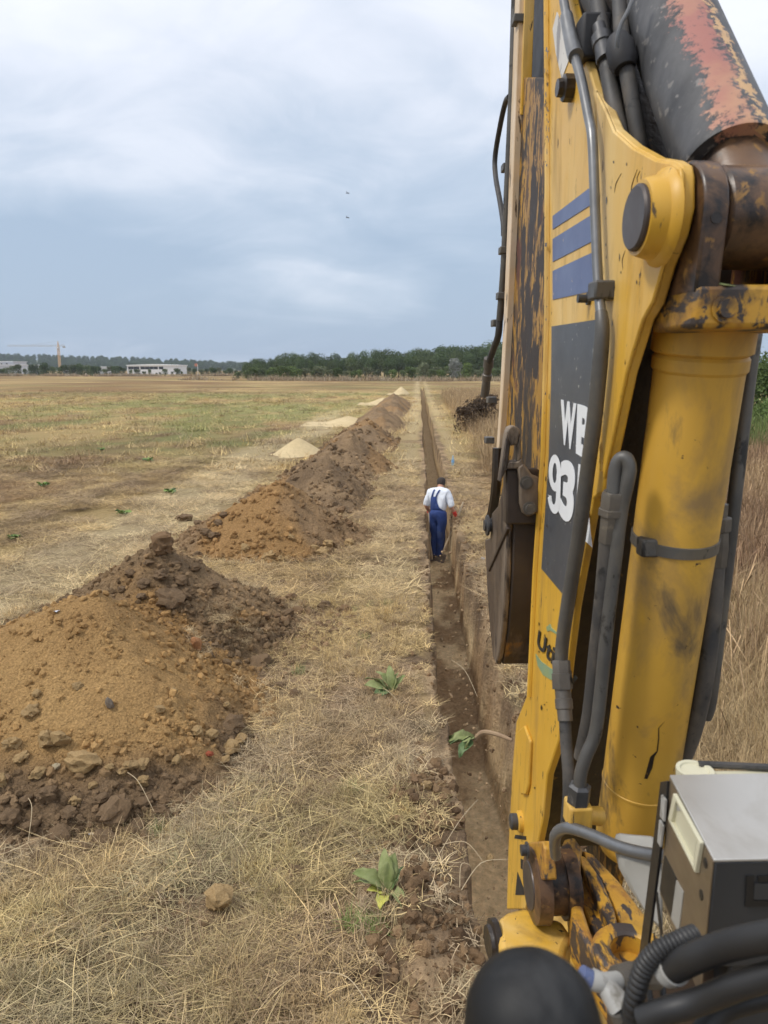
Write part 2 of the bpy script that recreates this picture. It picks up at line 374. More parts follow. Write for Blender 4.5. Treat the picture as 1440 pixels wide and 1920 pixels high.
# ================================================================== THE GROUND
TR_D = 0.9
def trench_c(y):                       # trench centre line
    return 0.42 + 0.15 * np.clip((6.3 - y) / 1.8, 0, 1) + 0.03 * np.sin(y * .35) * sstep(8, 14, y)
def trench_z(x, y):
    c = trench_c(y)
    j = (fbm(y * 2.6, x * 0 + 3.3, 1, 4, .6) - .5) * 0.22 + (vnoise(y * 13, x * 0, 2) - .5) * .04 - .03
    j2 = (fbm(y * 2.3, x * 0 + 9.1, 3, 4) - .5) * 0.26 + (vnoise(y * 11, x * 0 + 2, 4) - .5) * .05
    wide = 0.10 * sstep(11, 6, y); fade = .5 + .5 * sstep(26, 14, y); j = j * fade; j2 = j2 * fade
    l0 = c - .22 + j * .9; l1 = c - .185 + j * .7       # left wall is cut nearly upright
    r0 = c + .25 + j2 * .12; r1 = c + .31 + wide + j2  # right wall is broken and slopes more
    r1 = np.maximum(r1, r0 + .03)
    tl = sstep(l0, l1, x); tr = 1 - sstep(r0, r1, x) ** 0.9
    depth = TR_D * sstep(2.3, 3.5, y) * (1 - 0.25 * sstep(60, 110, y))
    rough = (fbm(x * 9, y * 5, 2, 4) - .5) * .10
    wl_ = np.minimum(tl, tr); lump = (fbm(x * 7, y * 6, 5, 4, .6) - .5) * 4 * wl_ * (1 - wl_)
    return -depth * np.clip(wl_ + .75 * lump, 0, 1.05) * (1 + rough)
HEAPS = [  # cx, cy, h, right, left, front, back, kind
    ('sandy', -2.72, 5.85, 1.10, 1.50, 2.70, 1.95, 1.7),
    ('topsoil', -2.88, 7.75, 1.04, 1.62, 1.6, 1.35, 1.5),
    ('clayey', -2.35, 12.35, 1.10, 1.30, 1.75, 1.5, 2.2),
    ('ridge', -2.10, 16.8, 0.78, 1.05, 1.6, 2.6, 2.6),
    ('ridge', -2.05, 21.8, 0.90, 1.20, 1.7, 3.2, 3.6),
    ('ridge', -2.10, 28.8, 0.86, 1.20, 1.6, 4.5, 5.0),
    ('ridge', -2.05, 39.0, 0.86, 1.25, 1.6, 7.0, 8.0),
    ('ridge', -1.9, 56.0, 0.95, 1.25, 1.6, 11.0, 18.0),
]
SANDS = [(-4.15, 25.4, .62, 0.95, 0.9), (-3.75, 39.5, .48, 1.6, 1.8), (-3.05, 63.0, .58, 1.4, 2.6), (-2.1, 88.0, .95, 1.1, 3.0)]
def heap_r(H, x, y):
    k, cx, cy, h, rr, rl, rf, rb = H
    dx = x - cx; dy = y - cy
    ax = np.where(dx > 0, dx / rr, dx / rl); ay = np.where(dy > 0, dy / rb, dy / rf)
    r = np.sqrt(ax * ax + ay * ay)
    ang = np.arctan2(ay, ax)
    return r * (1 + .42 * (fbm(np.cos(ang) * 1.9 + cx * 3.1, np.sin(ang) * 1.9 + cy, 5, 3) - .5))
def heap_h(H, x, y, detail=True):
    k, cx, cy, h = H[:4]
    r = heap_r(H, x, y)
    z = h * np.sign(1.02 - r) * np.abs(1.02 - np.sqrt(r * r + .003)) ** (1.12 if k != 'ridge' else 1.0)
    if k == 'ridge':
        z = z * (.60 + .80 * fbm(x * 1.1, y * .8, 6, 4, .6)) + .10 * (1 - r) + .16 * np.clip(1.1 - r, 0, 1) * (fbm(x * 3.2, y * 2.2, 1, 4, .65) - .5)
    z = z + .06 * (fbm(x * 1.3, y * 1.3, 2, 3) - .5) - .012
    if detail:
        rough = {'sandy': 1.0, 'topsoil': 1.5, 'clayey': 1.25, 'ridge': 2.2}[k]
        lo = 1 + .9 * sstep(.35, .9, r)
        z = z + rough * lo * (.075 * (fbm(x * 5.5, y * 5.5, 3, 4, .6) - .5) + .032 * (np.abs(fbm(x * 14, y * 14, 4, 3) - .5) * 2 - .25))
    return np.where(r > 1.25, -.2, z)
def all_heaps(x, y):
    z = np.full(np.shape(x), -.2)
    for H in HEAPS: z = np.maximum(z, heap_h(H, x, y, False))
    for (cx, cy, h, rx, ry) in SANDS:
        z = np.maximum(z, h * (1 - np.sqrt(((x - cx) / rx) ** 2 + ((y - cy) / ry) ** 2)))
    return z
def ground_z(x, y):
    near = sstep(60, 25, y) * sstep(-30, -12, x) * sstep(22, 10, x)
    z = near * (.07 * (fbm(x * .55, y * .5, 1, 3) - .5) + .05 * (fbm(x * 2.3, y * 2.0, 2, 3) - .5))
    z = z + near * .022 * (fbm(x * 9, y * 9, 3, 3) - .5)
    # loose soil thrown up along the trench near the machine
    d = np.hypot((x + .02) / .32, (y - 3.5) / .55); z = z + .17 * np.clip(1 - d, 0, 1) * (.6 + .8 * fbm(x * 7, y * 7, 5, 3))
    d = np.hypot((x - .0) / .30, (y - 4.55) / .6); z = z + .12 * np.clip(1 - d, 0, 1) * (.5 + fbm(x * 7, y * 7, 6, 3))
    d = np.hypot((x - .98) / .33, (y - 7.5) / 4.5); z = z + .12 * np.clip(1 - d, 0, 1) * (.5 + fbm(x * 5, y * 5, 6, 3))
    # windrows
    z = z + near * .07 * np.exp(-((x + 7.6 + .5 * np.sin(y * .2)) / .5) ** 2) + near * .06 * np.exp(-((x + 11.4 + .7 * np.sin(y * .15 + 1)) / .6) ** 2)
    return z + trench_z(x, y) * (y < 125) * (y > 2.2)
STRAW_L, STRAW_M, STRAW_B = (.66, .49, .225), (.51, .36, .155), (.29, .175, .085)
GREEN, SOIL, SOIL_L, REDB = (.27, .285, .10), (.125, .078, .045), (.30, .195, .105), (.25, .135, .08)
def masks(x, y):
    g = fbm(x * .22, y * .10, 1, 4); g2 = fbm(x * .9, y * .55, 4, 3)
    gfar = sstep(16, 34, y) * sstep(120, 60, y) * sstep(-46, -22, x + 0 * y) * sstep(-1.5, -7, x)
    green = sstep(.52, .72, g * .55 + g2 * .45) * .55 + gfar * sstep(.34, .58, g * .6 + g2 * .4) * 1.0
    green = green * (1 - .7 * sstep(85, 150, y)) + .35 * sstep(60, 90, y) * sstep(.50, .66, fbm(x * .03 + 7, y * .12, 4, 4))
    green = np.maximum(green, .5 * sstep(5.2, 4.2, y) * sstep(.53, .64, g2)) * (1 - .3 * sstep(7, 4, y))
    # soil: beside the trench, round the heaps, trampled strip
    c = trench_c(y)
    ds = np.minimum(np.abs(x - (c - .22)), np.abs(x - (c + .36)))
    soil = .9 * sstep(.26, .04, ds + .30 * (g2 - .5)) * (y > 2.3) * sstep(70, 25, y)
    nearm = sstep(-.17, .0, all_heaps(x, y) + .1 * (g2 - .5))
    soil = np.maximum(soil, nearm * .85)
    soil = np.maximum(soil, .95 * sstep(5.9, 5.0, y) * sstep(.62, .25, (c - .2 - x) + .5 * (g2 - .5)) * (x < c) * sstep(2.5, 3.1, y))
    tr = np.exp(-((x + .62) / .62) ** 2) * sstep(10.0, 8.4, y) * sstep(4.2, 5.6, y)
    soil = np.maximum(soil, tr * sstep(.36, .56, fbm(x * 2.2, y * 2.2, 6, 3)) * .9)
    soil = np.maximum(soil, (.85 * sstep(.55, .64, fbm(x * 1.7, y * 1.5, 7, 4)) * sstep(8, 5.5, y) + .7 * sstep(.60, .70, fbm(x * 1.7, y * 1.5, 7, 4)) * sstep(30, 12, y)) * (x > -4.2) )
    return np.clip(green, 0, 1), np.clip(soil, 0, 1)
def ground_tint(x, y, for_grass=False):
    n = fbm(x * .8, y * .22, 0, 4); nf = fbm(x * 3.1, y * 1.3, 5, 3); nl = fbm(x * .07, y * .05, 3, 3)
    nw = fbm(x * .16, y * .05, 2, 4)
    col = lerp(STRAW_M, STRAW_L, np.clip(n * .8 + nf * .6 - .25, 0, 1))
    brown = sstep(.48, .60, nw * .45 + nf * .25 + n * .3) * (.85)
    far = sstep(45, 110, y)
    fs = fbm(x * .06, y * .07, 6, 5, .6)
    brown = np.maximum(brown * (1 - .5 * far), far * .85 * sstep(.36, .62, fs))
    col = col * (1 - brown[..., None]) + (np.asarray(STRAW_B) * (1 - far[..., None]) + np.asarray((.27, .155, .07)) * far[..., None]) * brown[..., None]
    streak = sstep(45, 80, y) * sstep(.44, .60, fbm(x * .14 + 3, y * .16, 1, 4)) * .55
    col = col * (1 - streak[..., None]) + np.asarray((.22, .14, .07)) * streak[..., None]
    dk = (.55 * np.exp(-((x + 7.4 + .4 * np.sin(y * .2)) / .55) ** 2) + .5 * np.exp(-((x + 11.2 + .7 * np.sin(y * .15 + 1)) / .8) ** 2)) * sstep(50, 25, y) * (.4 + nf)
    dk = np.clip(dk, 0, .8); col = col * (1 - dk[..., None]) + np.asarray((.25, .165, .10)) * dk[..., None]
    pale = 1.3 * np.exp(-((x + 5.3 + .25 * np.sin(y * .3)) / 1.0) ** 4) * sstep(70, 30, y) + .7 * np.exp(-((x + .35) / .5) ** 2) * sstep(8.5, 10, y) + .5 * np.exp(-((x - 1.2) / .4) ** 2)
    pale = np.clip(pale * (.55 + nf), 0, 1) * .9
    col = col * (1 - pale[..., None]) + np.asarray((.67, .53, .30)) * pale[..., None]
    red = np.clip(1.5 * np.exp(-(((x + 1.55) / .50) ** 2 + ((y - 3.05) / .34) ** 2)), 0, 1) * sstep(.3, .55, nf) * .85
    red = np.maximum(red, .4 * sstep(.62, .74, fbm(x * .55, y * .35, 7, 3)) * sstep(6, 12, y))
    col = col * (1 - red[..., None]) + np.asarray(REDB) * red[..., None]
    nm_ = (sstep(8, 4.5, y) * (.25 + .5 * sstep(.4, .6, fbm(x * 1.6, y * 1.3, 0, 3))))[..., None]
    col = col * (1 - nm_) + np.asarray((.46, .375, .245)) * nm_
    green, soil = masks(x, y)
    gm = (green * (1 - .8 * pale))[..., None] * .8
    col = col * (1 - gm) + np.asarray(GREEN) * (.9 + .3 * nf[..., None]) * gm
    if not for_grass:
        deep = trench_z(x, y) * (y < 125)
        sc = lerp((.145, .098, .06), (.33, .228, .132), sstep(.35, .65, fbm(x * 2.6, y * 1.9, 2, 4)))
        floor = sstep(-.15, -.75, deep)
        fl = lerp((.33, .22, .12), (.68, .52, .31), sstep(.44, .60, fbm(x * 1.2, y * .8, 4, 4)))
        fm_ = sstep(13, 20, y)[..., None]; fl = fl * (1 - fm_) + np.asarray((.50, .37, .215)) * fm_
        sc = sc * (1 - floor[..., None]) + fl * floor[..., None]
        soil = np.maximum(soil, sstep(-.03, -.12, deep))
        col = col * (.52 + .24 * sstep(20, 60, y))[..., None]  # shade between the blades put into the ground colour
        col = col * (1 - soil[..., None]) + sc * soil[..., None]
    return np.clip(col, 0.01, 1)

def axis(parts):
    out = []
    for a, b, st in parts: out.append(np.arange(a, b, st))
    return np.concatenate(out)
def geo(a, b, k):
    out = [a]; st = k * abs(a)
    while abs(out[-1]) < abs(b): out.append(out[-1] + math.copysign(max(.05, k * abs(out[-1])), b - a))
    return np.array(out[1:])
gx = np.concatenate([geo(-7, -1600, .07)[::-1], axis([(-7, -1.2, .055), (-1.2, .1, .03), (.1, 1.15, .0125), (1.15, 3.2, .04), (3.2, 5, .1)]), geo(5, 1600, .08)])
gy = np.concatenate([np.array([-60, -20, -6, -1.5, .5]), axis([(1.6, 2.4, .08), (2.4, 9, .03), (9, 17, .045), (17, 30, .1)]), geo(30, 3200, .018)])
X, Y = np.meshgrid(gx, gy, indexing='xy')
Z = ground_z(X, Y)
nx, ny = len(gx), len(gy)
I = np.arange(nx * ny).reshape(ny, nx)
quads = np.stack([I[:-1, :-1], I[:-1, 1:], I[1:, 1:], I[1:, :-1]], -1).reshape(-1, 4)
def fast_mesh(name, V, Q, m, cols=None, smooth=True):
    me = bpy.data.meshes.new(name); k = Q.shape[1]
    me.vertices.add(len(V)); me.vertices.foreach_set('co', np.asarray(V, np.float32).ravel())
    me.loops.add(Q.size); me.loops.foreach_set('vertex_index', Q.astype(np.int32).ravel())
    me.polygons.add(len(Q)); me.polygons.foreach_set('loop_start', np.arange(0, Q.size, k, dtype=np.int32))
    me.update(calc_edges=True)
    if smooth: me.shade_smooth()
    if cols is not None: set_color(me, 'tint', cols)
    me.materials.append(m)
    return bpy.data.objects.new(name, me)
MT['ground'] = tint_mat('dry_field_ground', nscale=16, amp=.42, bump=.9, bscale=34, bdist=.03, b2=6)
MT['soil'] = tint_mat('spoil_soil', nscale=55, amp=.50, bump=1.0, bscale=60, bdist=.04, b2=18)
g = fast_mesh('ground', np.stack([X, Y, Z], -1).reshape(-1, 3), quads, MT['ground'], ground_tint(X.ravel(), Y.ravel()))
C.objects.link(g); tag(g, 'dry mown field with a narrow trench cut through it', kind='structure')

# ------------------------------------------------------------------ spoil heaps
SAND_C, SAND_D, TOP_C, TOP_D, CLAY = (.52, .325, .135), (.38, .225, .092), (.27, .18, .10), (.175, .117, .068), (.40, .235, .10)
def heap_tint(H, x, y, z):
    k, cx, cy, h = H[:4]
    n = fbm(x * 1.6, y * 1.6, 1, 4); nf = fbm(x * 6, y * 6, 3, 3)
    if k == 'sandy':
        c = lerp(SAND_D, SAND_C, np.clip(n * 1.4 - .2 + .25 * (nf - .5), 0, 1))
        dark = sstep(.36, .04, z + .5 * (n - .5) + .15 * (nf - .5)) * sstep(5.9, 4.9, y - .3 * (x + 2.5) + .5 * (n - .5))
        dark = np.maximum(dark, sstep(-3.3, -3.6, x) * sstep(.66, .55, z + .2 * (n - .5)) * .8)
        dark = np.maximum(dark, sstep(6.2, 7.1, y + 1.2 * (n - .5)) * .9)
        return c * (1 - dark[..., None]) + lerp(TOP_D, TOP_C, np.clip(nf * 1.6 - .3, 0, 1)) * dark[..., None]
    if k == 'topsoil':
        c = lerp(TOP_D, (.34, .23, .125), np.clip(n * 1.2 + .5 * (nf - .5), 0, 1))
        s = sstep(.60, .70, fbm(x * 1.1, y * 1.1, 6, 3))[..., None]
        return c * (1 - s) + np.asarray(SAND_D) * s
    if k == 'clayey':
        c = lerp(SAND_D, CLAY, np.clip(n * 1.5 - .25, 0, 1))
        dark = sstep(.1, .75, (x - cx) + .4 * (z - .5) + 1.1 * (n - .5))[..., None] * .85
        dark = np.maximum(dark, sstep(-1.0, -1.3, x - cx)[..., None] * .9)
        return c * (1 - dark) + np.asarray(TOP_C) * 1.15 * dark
    c = lerp((.18, .122, .073), (.36, .245, .137), np.clip(n * 1.3 - .1 + .9 * (nf - .5), 0, 1))
    s = sstep(.58, .68, fbm(x * .9, y * .6, 6, 3))[..., None] * .5
    return c * (1 - s) + np.asarray(CLAY) * s
heap_lab = ['broad sandy spoil heap nearest the machine with stones at its foot', 'dark crumbly topsoil heap with a square clod standing on top',
            'tall clay spoil heap with a pale sandy face, beyond the square clod', 'low brown spoil heap just beyond the tall clay heap',
            'brown spoil heap beside the worker, in line with the first sand pile', 'long brown spoil heap just past the pale sand cone',
            'long distant spoil heap beside the second sand pile', 'farthest spoil heap, fading towards the wood at the trench end']
for H, lab in zip(HEAPS, heap_lab):
    k, cx, cy, h, rr, rl, rf, rb = H
    st = .026 if cy < 9 else (.038 if cy < 14 else (.06 if cy < 24 else .11))
    sty = st if cy < 24 else .2
    hx = np.arange(-rl * 1.3, rr * 1.3, st) + cx; hy = np.arange(-rf * 1.3, rb * 1.3, sty) + cy
    HX, HY = np.meshgrid(hx, hy); HZ_ = heap_h(H, HX, HY)
    GZ = ground_z(HX, HY)
    J = np.arange(HX.size).reshape(HX.shape)
    q = np.stack([J[:-1, :-1], J[:-1, 1:], J[1:, 1:], J[1:, :-1]], -1).reshape(-1, 4)
    zz = HZ_.ravel(); keep = (zz[q].max(1) > GZ.ravel()[q].min(1) - .03)
    q = q[keep]; used = np.unique(q); remap = np.full(HX.size, -1); remap[used] = np.arange(len(used))
    V = np.stack([HX.ravel(), HY.ravel(), zz], -1)[used]
    loc = np.array([cx, cy, 0.0])
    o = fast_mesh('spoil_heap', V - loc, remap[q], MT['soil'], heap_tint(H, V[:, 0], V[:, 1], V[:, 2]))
    o.location = loc; C.objects.link(o); tag(o, lab, 'spoil heap', 'spoil heaps along the trench')
MT['sand'] = tint_mat('pale_sand', nscale=9, amp=.13, bump=.35, bscale=25, bdist=.015)
sand_lab = ['pale cone of sand beside the spoil heap, nearest of the sand piles', 'pale sand pile tipped just past the first sand cone', 'small pale sand pile far along the spoil line', 'tiny pale sand pile at the far end of the spoil line']
for (cx, cy, h, rx, ry), lab in zip(SANDS, sand_lab):
    n = 60; a = np.linspace(-1.5, 1.5, n); SX, SY = np.meshgrid(a * rx, a * ry)
    r = np.sqrt((SX / rx) ** 2 + (SY / ry) ** 2 + .006) * (1 + .25 * (fbm(SX * .8 + cx, SY * .8 + cy, 3, 3) - .5))
    apron = .10 * np.clip(1.35 - r - .5 * SX / rx * (1 if cy > 30 else .3), 0, 1)
    SZ = np.maximum(h * (1 - r), apron - .03) + .03 * (fbm(SX * 4, SY * 4, 2, 3) - .5) - .01
    J = np.arange(n * n).reshape(n, n); q = np.stack([J[:-1, :-1], J[:-1, 1:], J[1:, 1:], J[1:, :-1]], -1).reshape(-1, 4)
    q = q[SZ.ravel()[q].max(1) > -.03]
    V = np.stack([SX, SY, SZ], -1).reshape(-1, 3)
    o = fast_mesh('sand_pile', V, q, MT['sand'], lerp((.50, .39, .22), (.60, .48, .285), fbm(V[:, 0] * 2, V[:, 1] * 2, 4, 3)))
    o.location = (cx, cy, 0); C.objects.link(o); tag(o, lab, 'sand pile', 'sand piles')
def surf_z(x, y):
    x = np.asarray(x, float); y = np.asarray(y, float)
    z = ground_z(x, y)
    for H in HEAPS: z = np.maximum(z, heap_h(H, x, y))
    return z

# ------------------------------------------------------------------ instanced stuff (points with attributes -> geometry nodes)
def scatter(name, P, rot, scl, idx, tint, protos, label, cat=None):
    col = bpy.data.collections.new(name + '_protos')
    for i, me in enumerate(protos):
        po = bpy.data.objects.new('%s_p%02d' % (name, i), me); col.objects.link(po)
    me = bpy.data.meshes.new(name); me.vertices.add(len(P)); me.vertices.foreach_set('co', np.asarray(P, np.float32).ravel())
    a = me.attributes.new('rot', 'FLOAT_VECTOR', 'POINT'); a.data.foreach_set('vector', np.asarray(rot, np.float32).ravel())
    a = me.attributes.new('scl', 'FLOAT', 'POINT'); a.data.foreach_set('value', np.asarray(scl, np.float32))
    a = me.attributes.new('idx', 'INT', 'POINT'); a.data.foreach_set('value', np.asarray(idx, np.int32))
    set_color(me, 'tint', tint)
    o = bpy.data.objects.new(name, me); C.objects.link(o)
    ng = bpy.data.node_groups.new(name + '_nodes', 'GeometryNodeTree')
    ng.interface.new_socket('Geometry', in_out='INPUT', socket_type='NodeSocketGeometry')
    ng.interface.new_socket('Geometry', in_out='OUTPUT', socket_type='NodeSocketGeometry')
    gi = ng.nodes.new('NodeGroupInput'); go = ng.nodes.new('NodeGroupOutput')
    ci = ng.nodes.new('GeometryNodeCollectionInfo'); ci.inputs['Collection'].default_value = col
    ci.inputs['Separate Children'].default_value = True; ci.inputs['Reset Children'].default_value = True
    ip = ng.nodes.new('GeometryNodeInstanceOnPoints')
    def na(nm, dt):
        n = ng.nodes.new('GeometryNodeInputNamedAttribute'); n.data_type = dt; n.inputs['Name'].default_value = nm; return n.outputs['Attribute']
    ng.links.new(gi.outputs[0], ip.inputs['Points']); ng.links.new(ci.outputs[0], ip.inputs['Instance'])
    ip.inputs['Pick Instance'].default_value = True
    ng.links.new(na('idx', 'INT'), ip.inputs['Instance Index'])
    ng.links.new(na('rot', 'FLOAT_VECTOR'), ip.inputs['Rotation']); ng.links.new(na('scl', 'FLOAT'), ip.inputs['Scale'])
    ng.links.new(ip.outputs[0], go.inputs[0])
    md = o.modifiers.new('scatter', 'NODES'); md.node_group = ng
    tag(o, label, None, None, 'stuff')
    return o

def blade_mesh(name, n, spread, lmin, lmax, width, lean, curl, m, seed, nseg=3, heads=0.0, vary=.5):
    r = np.random.default_rng(seed); V = []; Fc = []; T = []
    for i in range(n):
        a = r.random() * 6.283; rad = spread * math.sqrt(r.random()); bx, by = rad * math.cos(a), rad * math.sin(a)
        h = r.random() * 6.283; L = lmin + (lmax - lmin) * r.random() ** 1.4
        el = lean[0] + (lean[1] - lean[0]) * r.random()      # elevation angle of the blade
        bend = curl * (r.random() * 2 - .6); tw = (r.random() - .5) * 1.2
        p = np.array([bx, by, .004 + .012 * r.random()]); w0 = width * (.7 + .6 * r.random())
        b = len(V); tv = 1 + vary * (r.random() * 2 - 1)
        for k in range(nseg + 1):
            t = k / nseg; w = w0 * (1 - .75 * t)
            if heads and r.random() < 2 and k >= nseg - 1 and i / n < heads: w = w0 * 1.9
            d = np.array([math.cos(h), math.sin(h), 0]); s = np.array([-math.sin(h), math.cos(h), 0.25 * math.sin(i)])
            V.append(p - s * w / 2); V.append(p + s * w / 2); T += [tv, tv]
            e2 = el - bend * t
            p = p + (d * math.cos(e2) + np.array([0, 0, math.sin(e2)])) * L / nseg
            p[2] = max(p[2], .003 + .01 * r.random())
            h += tw / nseg
        for k in range(nseg): Fc.append([b + 2 * k, b + 2 * k + 1, b + 2 * k + 3, b + 2 * k + 2])
    me = bpy.data.meshes.new(name); me.from_pydata(V, [], Fc); me.shade_smooth()
    a = me.attributes.new('var', 'FLOAT', 'POINT'); a.data.foreach_set('value', np.array(T, np.float32))
    me.materials.append(m)
    return me
def blade_mat(name):
    q = NT(name); a = q.n('ShaderNodeAttribute', attribute_type='INSTANCER', attribute_name='tint'); b = q.n('ShaderNodeAttribute', attribute_type='GEOMETRY', attribute_name='var')
    v3 = q.n('ShaderNodeVectorMath', operation='SCALE'); q.l(a.outputs['Color'], v3.inputs[0]); q.l(b.outputs['Fac'], v3.inputs['Scale'])
    q.set(Base_Color=v3.outputs[0], Roughness=.75, Specular_IOR_Level=0.25)
    return q.m
MT['blade'] = blade_mat('dry_grass_blades')
flat_p = [blade_mesh('straw%d' % i, 150, .26, .07, .30, .0040, (.0, .35), .5, MT['blade'], 100 + i, 3) for i in range(6)]
edge_straw = [blade_mesh('edge%d' % i, 40, .07, .04, .12, .0040, (.0, .7), .5, MT['blade'], 150 + i, 2) for i in range(4)]
loose_p = [blade_mesh('loose%d' % i, 26, .20, .15, .42, .0036, (.0, .22), .5, MT['blade'], 170 + i, 4) for i in range(4)]
tuft_p = [blade_mesh('tuft%d' % i, 40, .07, .06, .18, .0034, (.5, 1.4), .9, MT['blade'], 200 + i, 3) for i in range(4)]
far_p = [blade_mesh('far%d' % i, 30, .30, .10, .34, .012, (.1, .9), .5, MT['blade'], 300 + i, 2) for i in range(4)]

def pts_in(n, x0, x1, y0, y1):
    return x0 + (x1 - x0) * rng.random(n), y0 + (y1 - y0) * rng.random(n)
def view_cull(x, y, margin=.05):
    # keep what lies roughly in front of the lens or a step beside it
    u = (x * math.cos(YAW) + y * math.sin(YAW)) / np.maximum(y * math.cos(YAW) - x * math.sin(YAW), .3)
    return (u > -.56 - margin - .6 / np.maximum(y, 1)) & (u < .56 + margin + .6 / np.maximum(y, 1))
def grass_layer(name, n, box, protos, smin, smax, label, keep_p, tint_k=1.0, zoff=0.0, tilt=.12, greenonly=False):
    x, y = pts_in(n, *box); k = view_cull(x, y); x, y = x[k], y[k]
    p = keep_p(x, y); k = rng.random(len(x)) < p; x, y = x[k], y[k]
    z = ground_z(x, y) + zoff; m = len(x)
    rot = np.stack([(rng.random(m) - .5) * tilt, (rng.random(m) - .5) * tilt, rng.random(m) * 6.283], -1)
    tint = ground_tint(x, y, True) * (tint_k * (.70 + .6 * rng.random((m, 1)))) 
    if greenonly: tint = np.asarray((.17, .21, .075)) * (.7 + .7 * rng.random((m, 1)))
    w = (rng.random(m) < .35) & (not greenonly); tint[w] = tint[w] * .35 + np.asarray((.37, .275, .175)) * (.65 * (.7 + .6 * rng.random((w.sum(), 1))))
    w = rng.random(m) < .10; tint[w] = tint[w] * .45 + np.asarray(STRAW_L) * .75
    w = rng.random(m) < .10; tint[w] = np.asarray((.20, .135, .075)) * (.6 + .8 * rng.random((w.sum(), 1)))
    return scatter(name, np.stack([x, y, z], -1), rot, smin + (smax - smin) * rng.random(m), rng.integers(0, len(protos), m), np.clip(tint, 0, .9), protos, label)
def grass_p(x, y):
    green, soil = masks(x, y)
    c = trench_c(y); clear = (x < c - .60) | (x > c + .62)
    p = (1 - .86 * soil) * clear * (all_heaps(x, y) < .02)
    return p
def edge_p(x, y):
    return (1 - .6 * masks(x, y)[1]) * ((x < trench_c(y) - .29 - .15 * sstep(8.5, 10, y)) | (x > trench_c(y) + .40)) * (trench_z(x, y) > -.02) * (all_heaps(x, y) < .02)
def patchy(x, y): return grass_p(x, y) * (.16 + .95 * sstep(.38, .6, fbm(x * 1.9, y * 1.2, 2, 3)))
grass_layer('near_straw', 7500, (-5, 5, 2.3, 9), flat_p, .55, 1.1, 'dry cut grass and straw lying on the near ground', patchy)
grass_layer('near_stubble', 9000, (-5, 5, 2.3, 9), tuft_p, .4, 1.0, 'short dry stubble and green tufts on the near ground', grass_p)
grass_layer('trench_side_straw', 5200, (-.5, 1.4, 2.4, 22), edge_straw, .7, 1.3, 'short straw along both sides of the trench', edge_p)
sx_, sy_ = pts_in(2600, -2.6, -.4, 6.2, 10.5); sz_ = np.maximum(heap_h(HEAPS[1], sx_, sy_), heap_h(HEAPS[0], sx_, sy_)); k_ = (sz_ > .0) & (sz_ < .42) & (rng.random(2600) < sstep(.42, .58, fbm(sx_ * 2.4, sy_ * 2.4, 4, 3)) * .5)
sx_, sy_, sz_ = sx_[k_], sy_[k_], sz_[k_]; m_ = len(sx_)
scatter('heap_straw', np.stack([sx_, sy_, sz_ + .01], -1), np.stack([(rng.random(m_) - .5) * .9, (rng.random(m_) - .5) * .9, rng.random(m_) * 6.28], -1), .7 + .6 * rng.random(m_), rng.integers(0, 4, m_), np.asarray((.42, .31, .17)) * (.6 + .7 * rng.random((m_, 1))), edge_straw, 'straw and sods caught on the skirts of the heaps')
grass_layer('loose_straw', 900, (-4, 3, 2.4, 11), loose_p, .7, 1.2, 'long loose straw stalks strewn over the near ground', grass_p, 1.15, .012, .3)
grass_layer('green_blades', 2600, (-4.5, 2, 2.4, 9), tuft_p, .35, .8, 'fresh green blades pushing up through the near straw', lambda x, y: grass_p(x, y) * sstep(.50, .62, fbm(x * 1.3, y * 1.1, 6, 3)) * sstep(.45, .6, fbm(x * 4, y * 4, 1, 2)), greenonly=True)
grass_layer('field_straw', 9000, (-14, 9, 9, 24), flat_p, .8, 1.5, 'dry cut grass and straw on the middle of the field', patchy)
grass_layer('field_stubble', 22000, (-60, 22, 20, 110), far_p, .8, 1.5, 'short dry stubble on the far field', lambda x, y: (trench_z(x, y) > -.05) * (all_heaps(x, y) < .02) * (.3 + .7 * sstep(.4, .6, fbm(x * .6, y * .3, 2, 3))) * (sstep(112, 55, y)) * ((x < trench_c(y) - .75) | (x > trench_c(y) + .8)))

# standing dry weeds to the right of the trench
tall_p = [blade_mesh('tall%d' % i, 46, .22, .35, .85, .0042, (.95, 1.5), .9, MT['blade'], 400 + i, 4, heads=.3) for i in range(5)]
bent_p = [blade_mesh('bent%d' % i, 60, .25, .35, .9, .0045, (.35, 1.2), 1.6, MT['blade'], 450 + i, 5) for i in range(4)]
def tall_layer(name, n, box, protos, smin, smax, label, f, cols):
    x, y = pts_in(n, *box); k = view_cull(x, y, .12); x, y = x[k], y[k]
    k = rng.random(len(x)) < f(x, y); x, y = x[k], y[k]; m = len(x)
    rot = np.stack([(rng.random(m) - .5) * .3, (rng.random(m) - .5) * .3, rng.random(m) * 6.283], -1)
    t = fbm(x * .5, y * .5, 2, 3)[:, None]
    tint = (np.asarray(cols[0]) * (1 - t) + np.asarray(cols[1]) * t) * (.6 + .7 * rng.random((m, 1)))
    scatter(name, np.stack([x, y, ground_z(x, y)], -1), rot, smin + (smax - smin) * rng.random(m), rng.integers(0, len(protos), m), tint, protos, label)
BR1, BR2 = (.23, .135, .085), (.46, .33, .18)
tall_layer('tall_dry_grass', 9000, (1.9, 14, 5.0, 34), tall_p, .7, 1.15, 'tall brown dry grass standing to the right of the machine', lambda x, y: sstep(1.9, 2.9, x - .03 * y + .6 * (fbm(x, y, 3, 3) - .5)) * sstep(4.6, 7, y), (BR1, BR2))
tall_layer('bent_dry_grass', 2600, (1.25, 5, 3.0, 9), bent_p, .6, 1.05, 'long bent straw grass lying beside the machine', lambda x, y: sstep(1.3, 1.8, x), ((.32, .215, .12), (.50, .38, .20)))
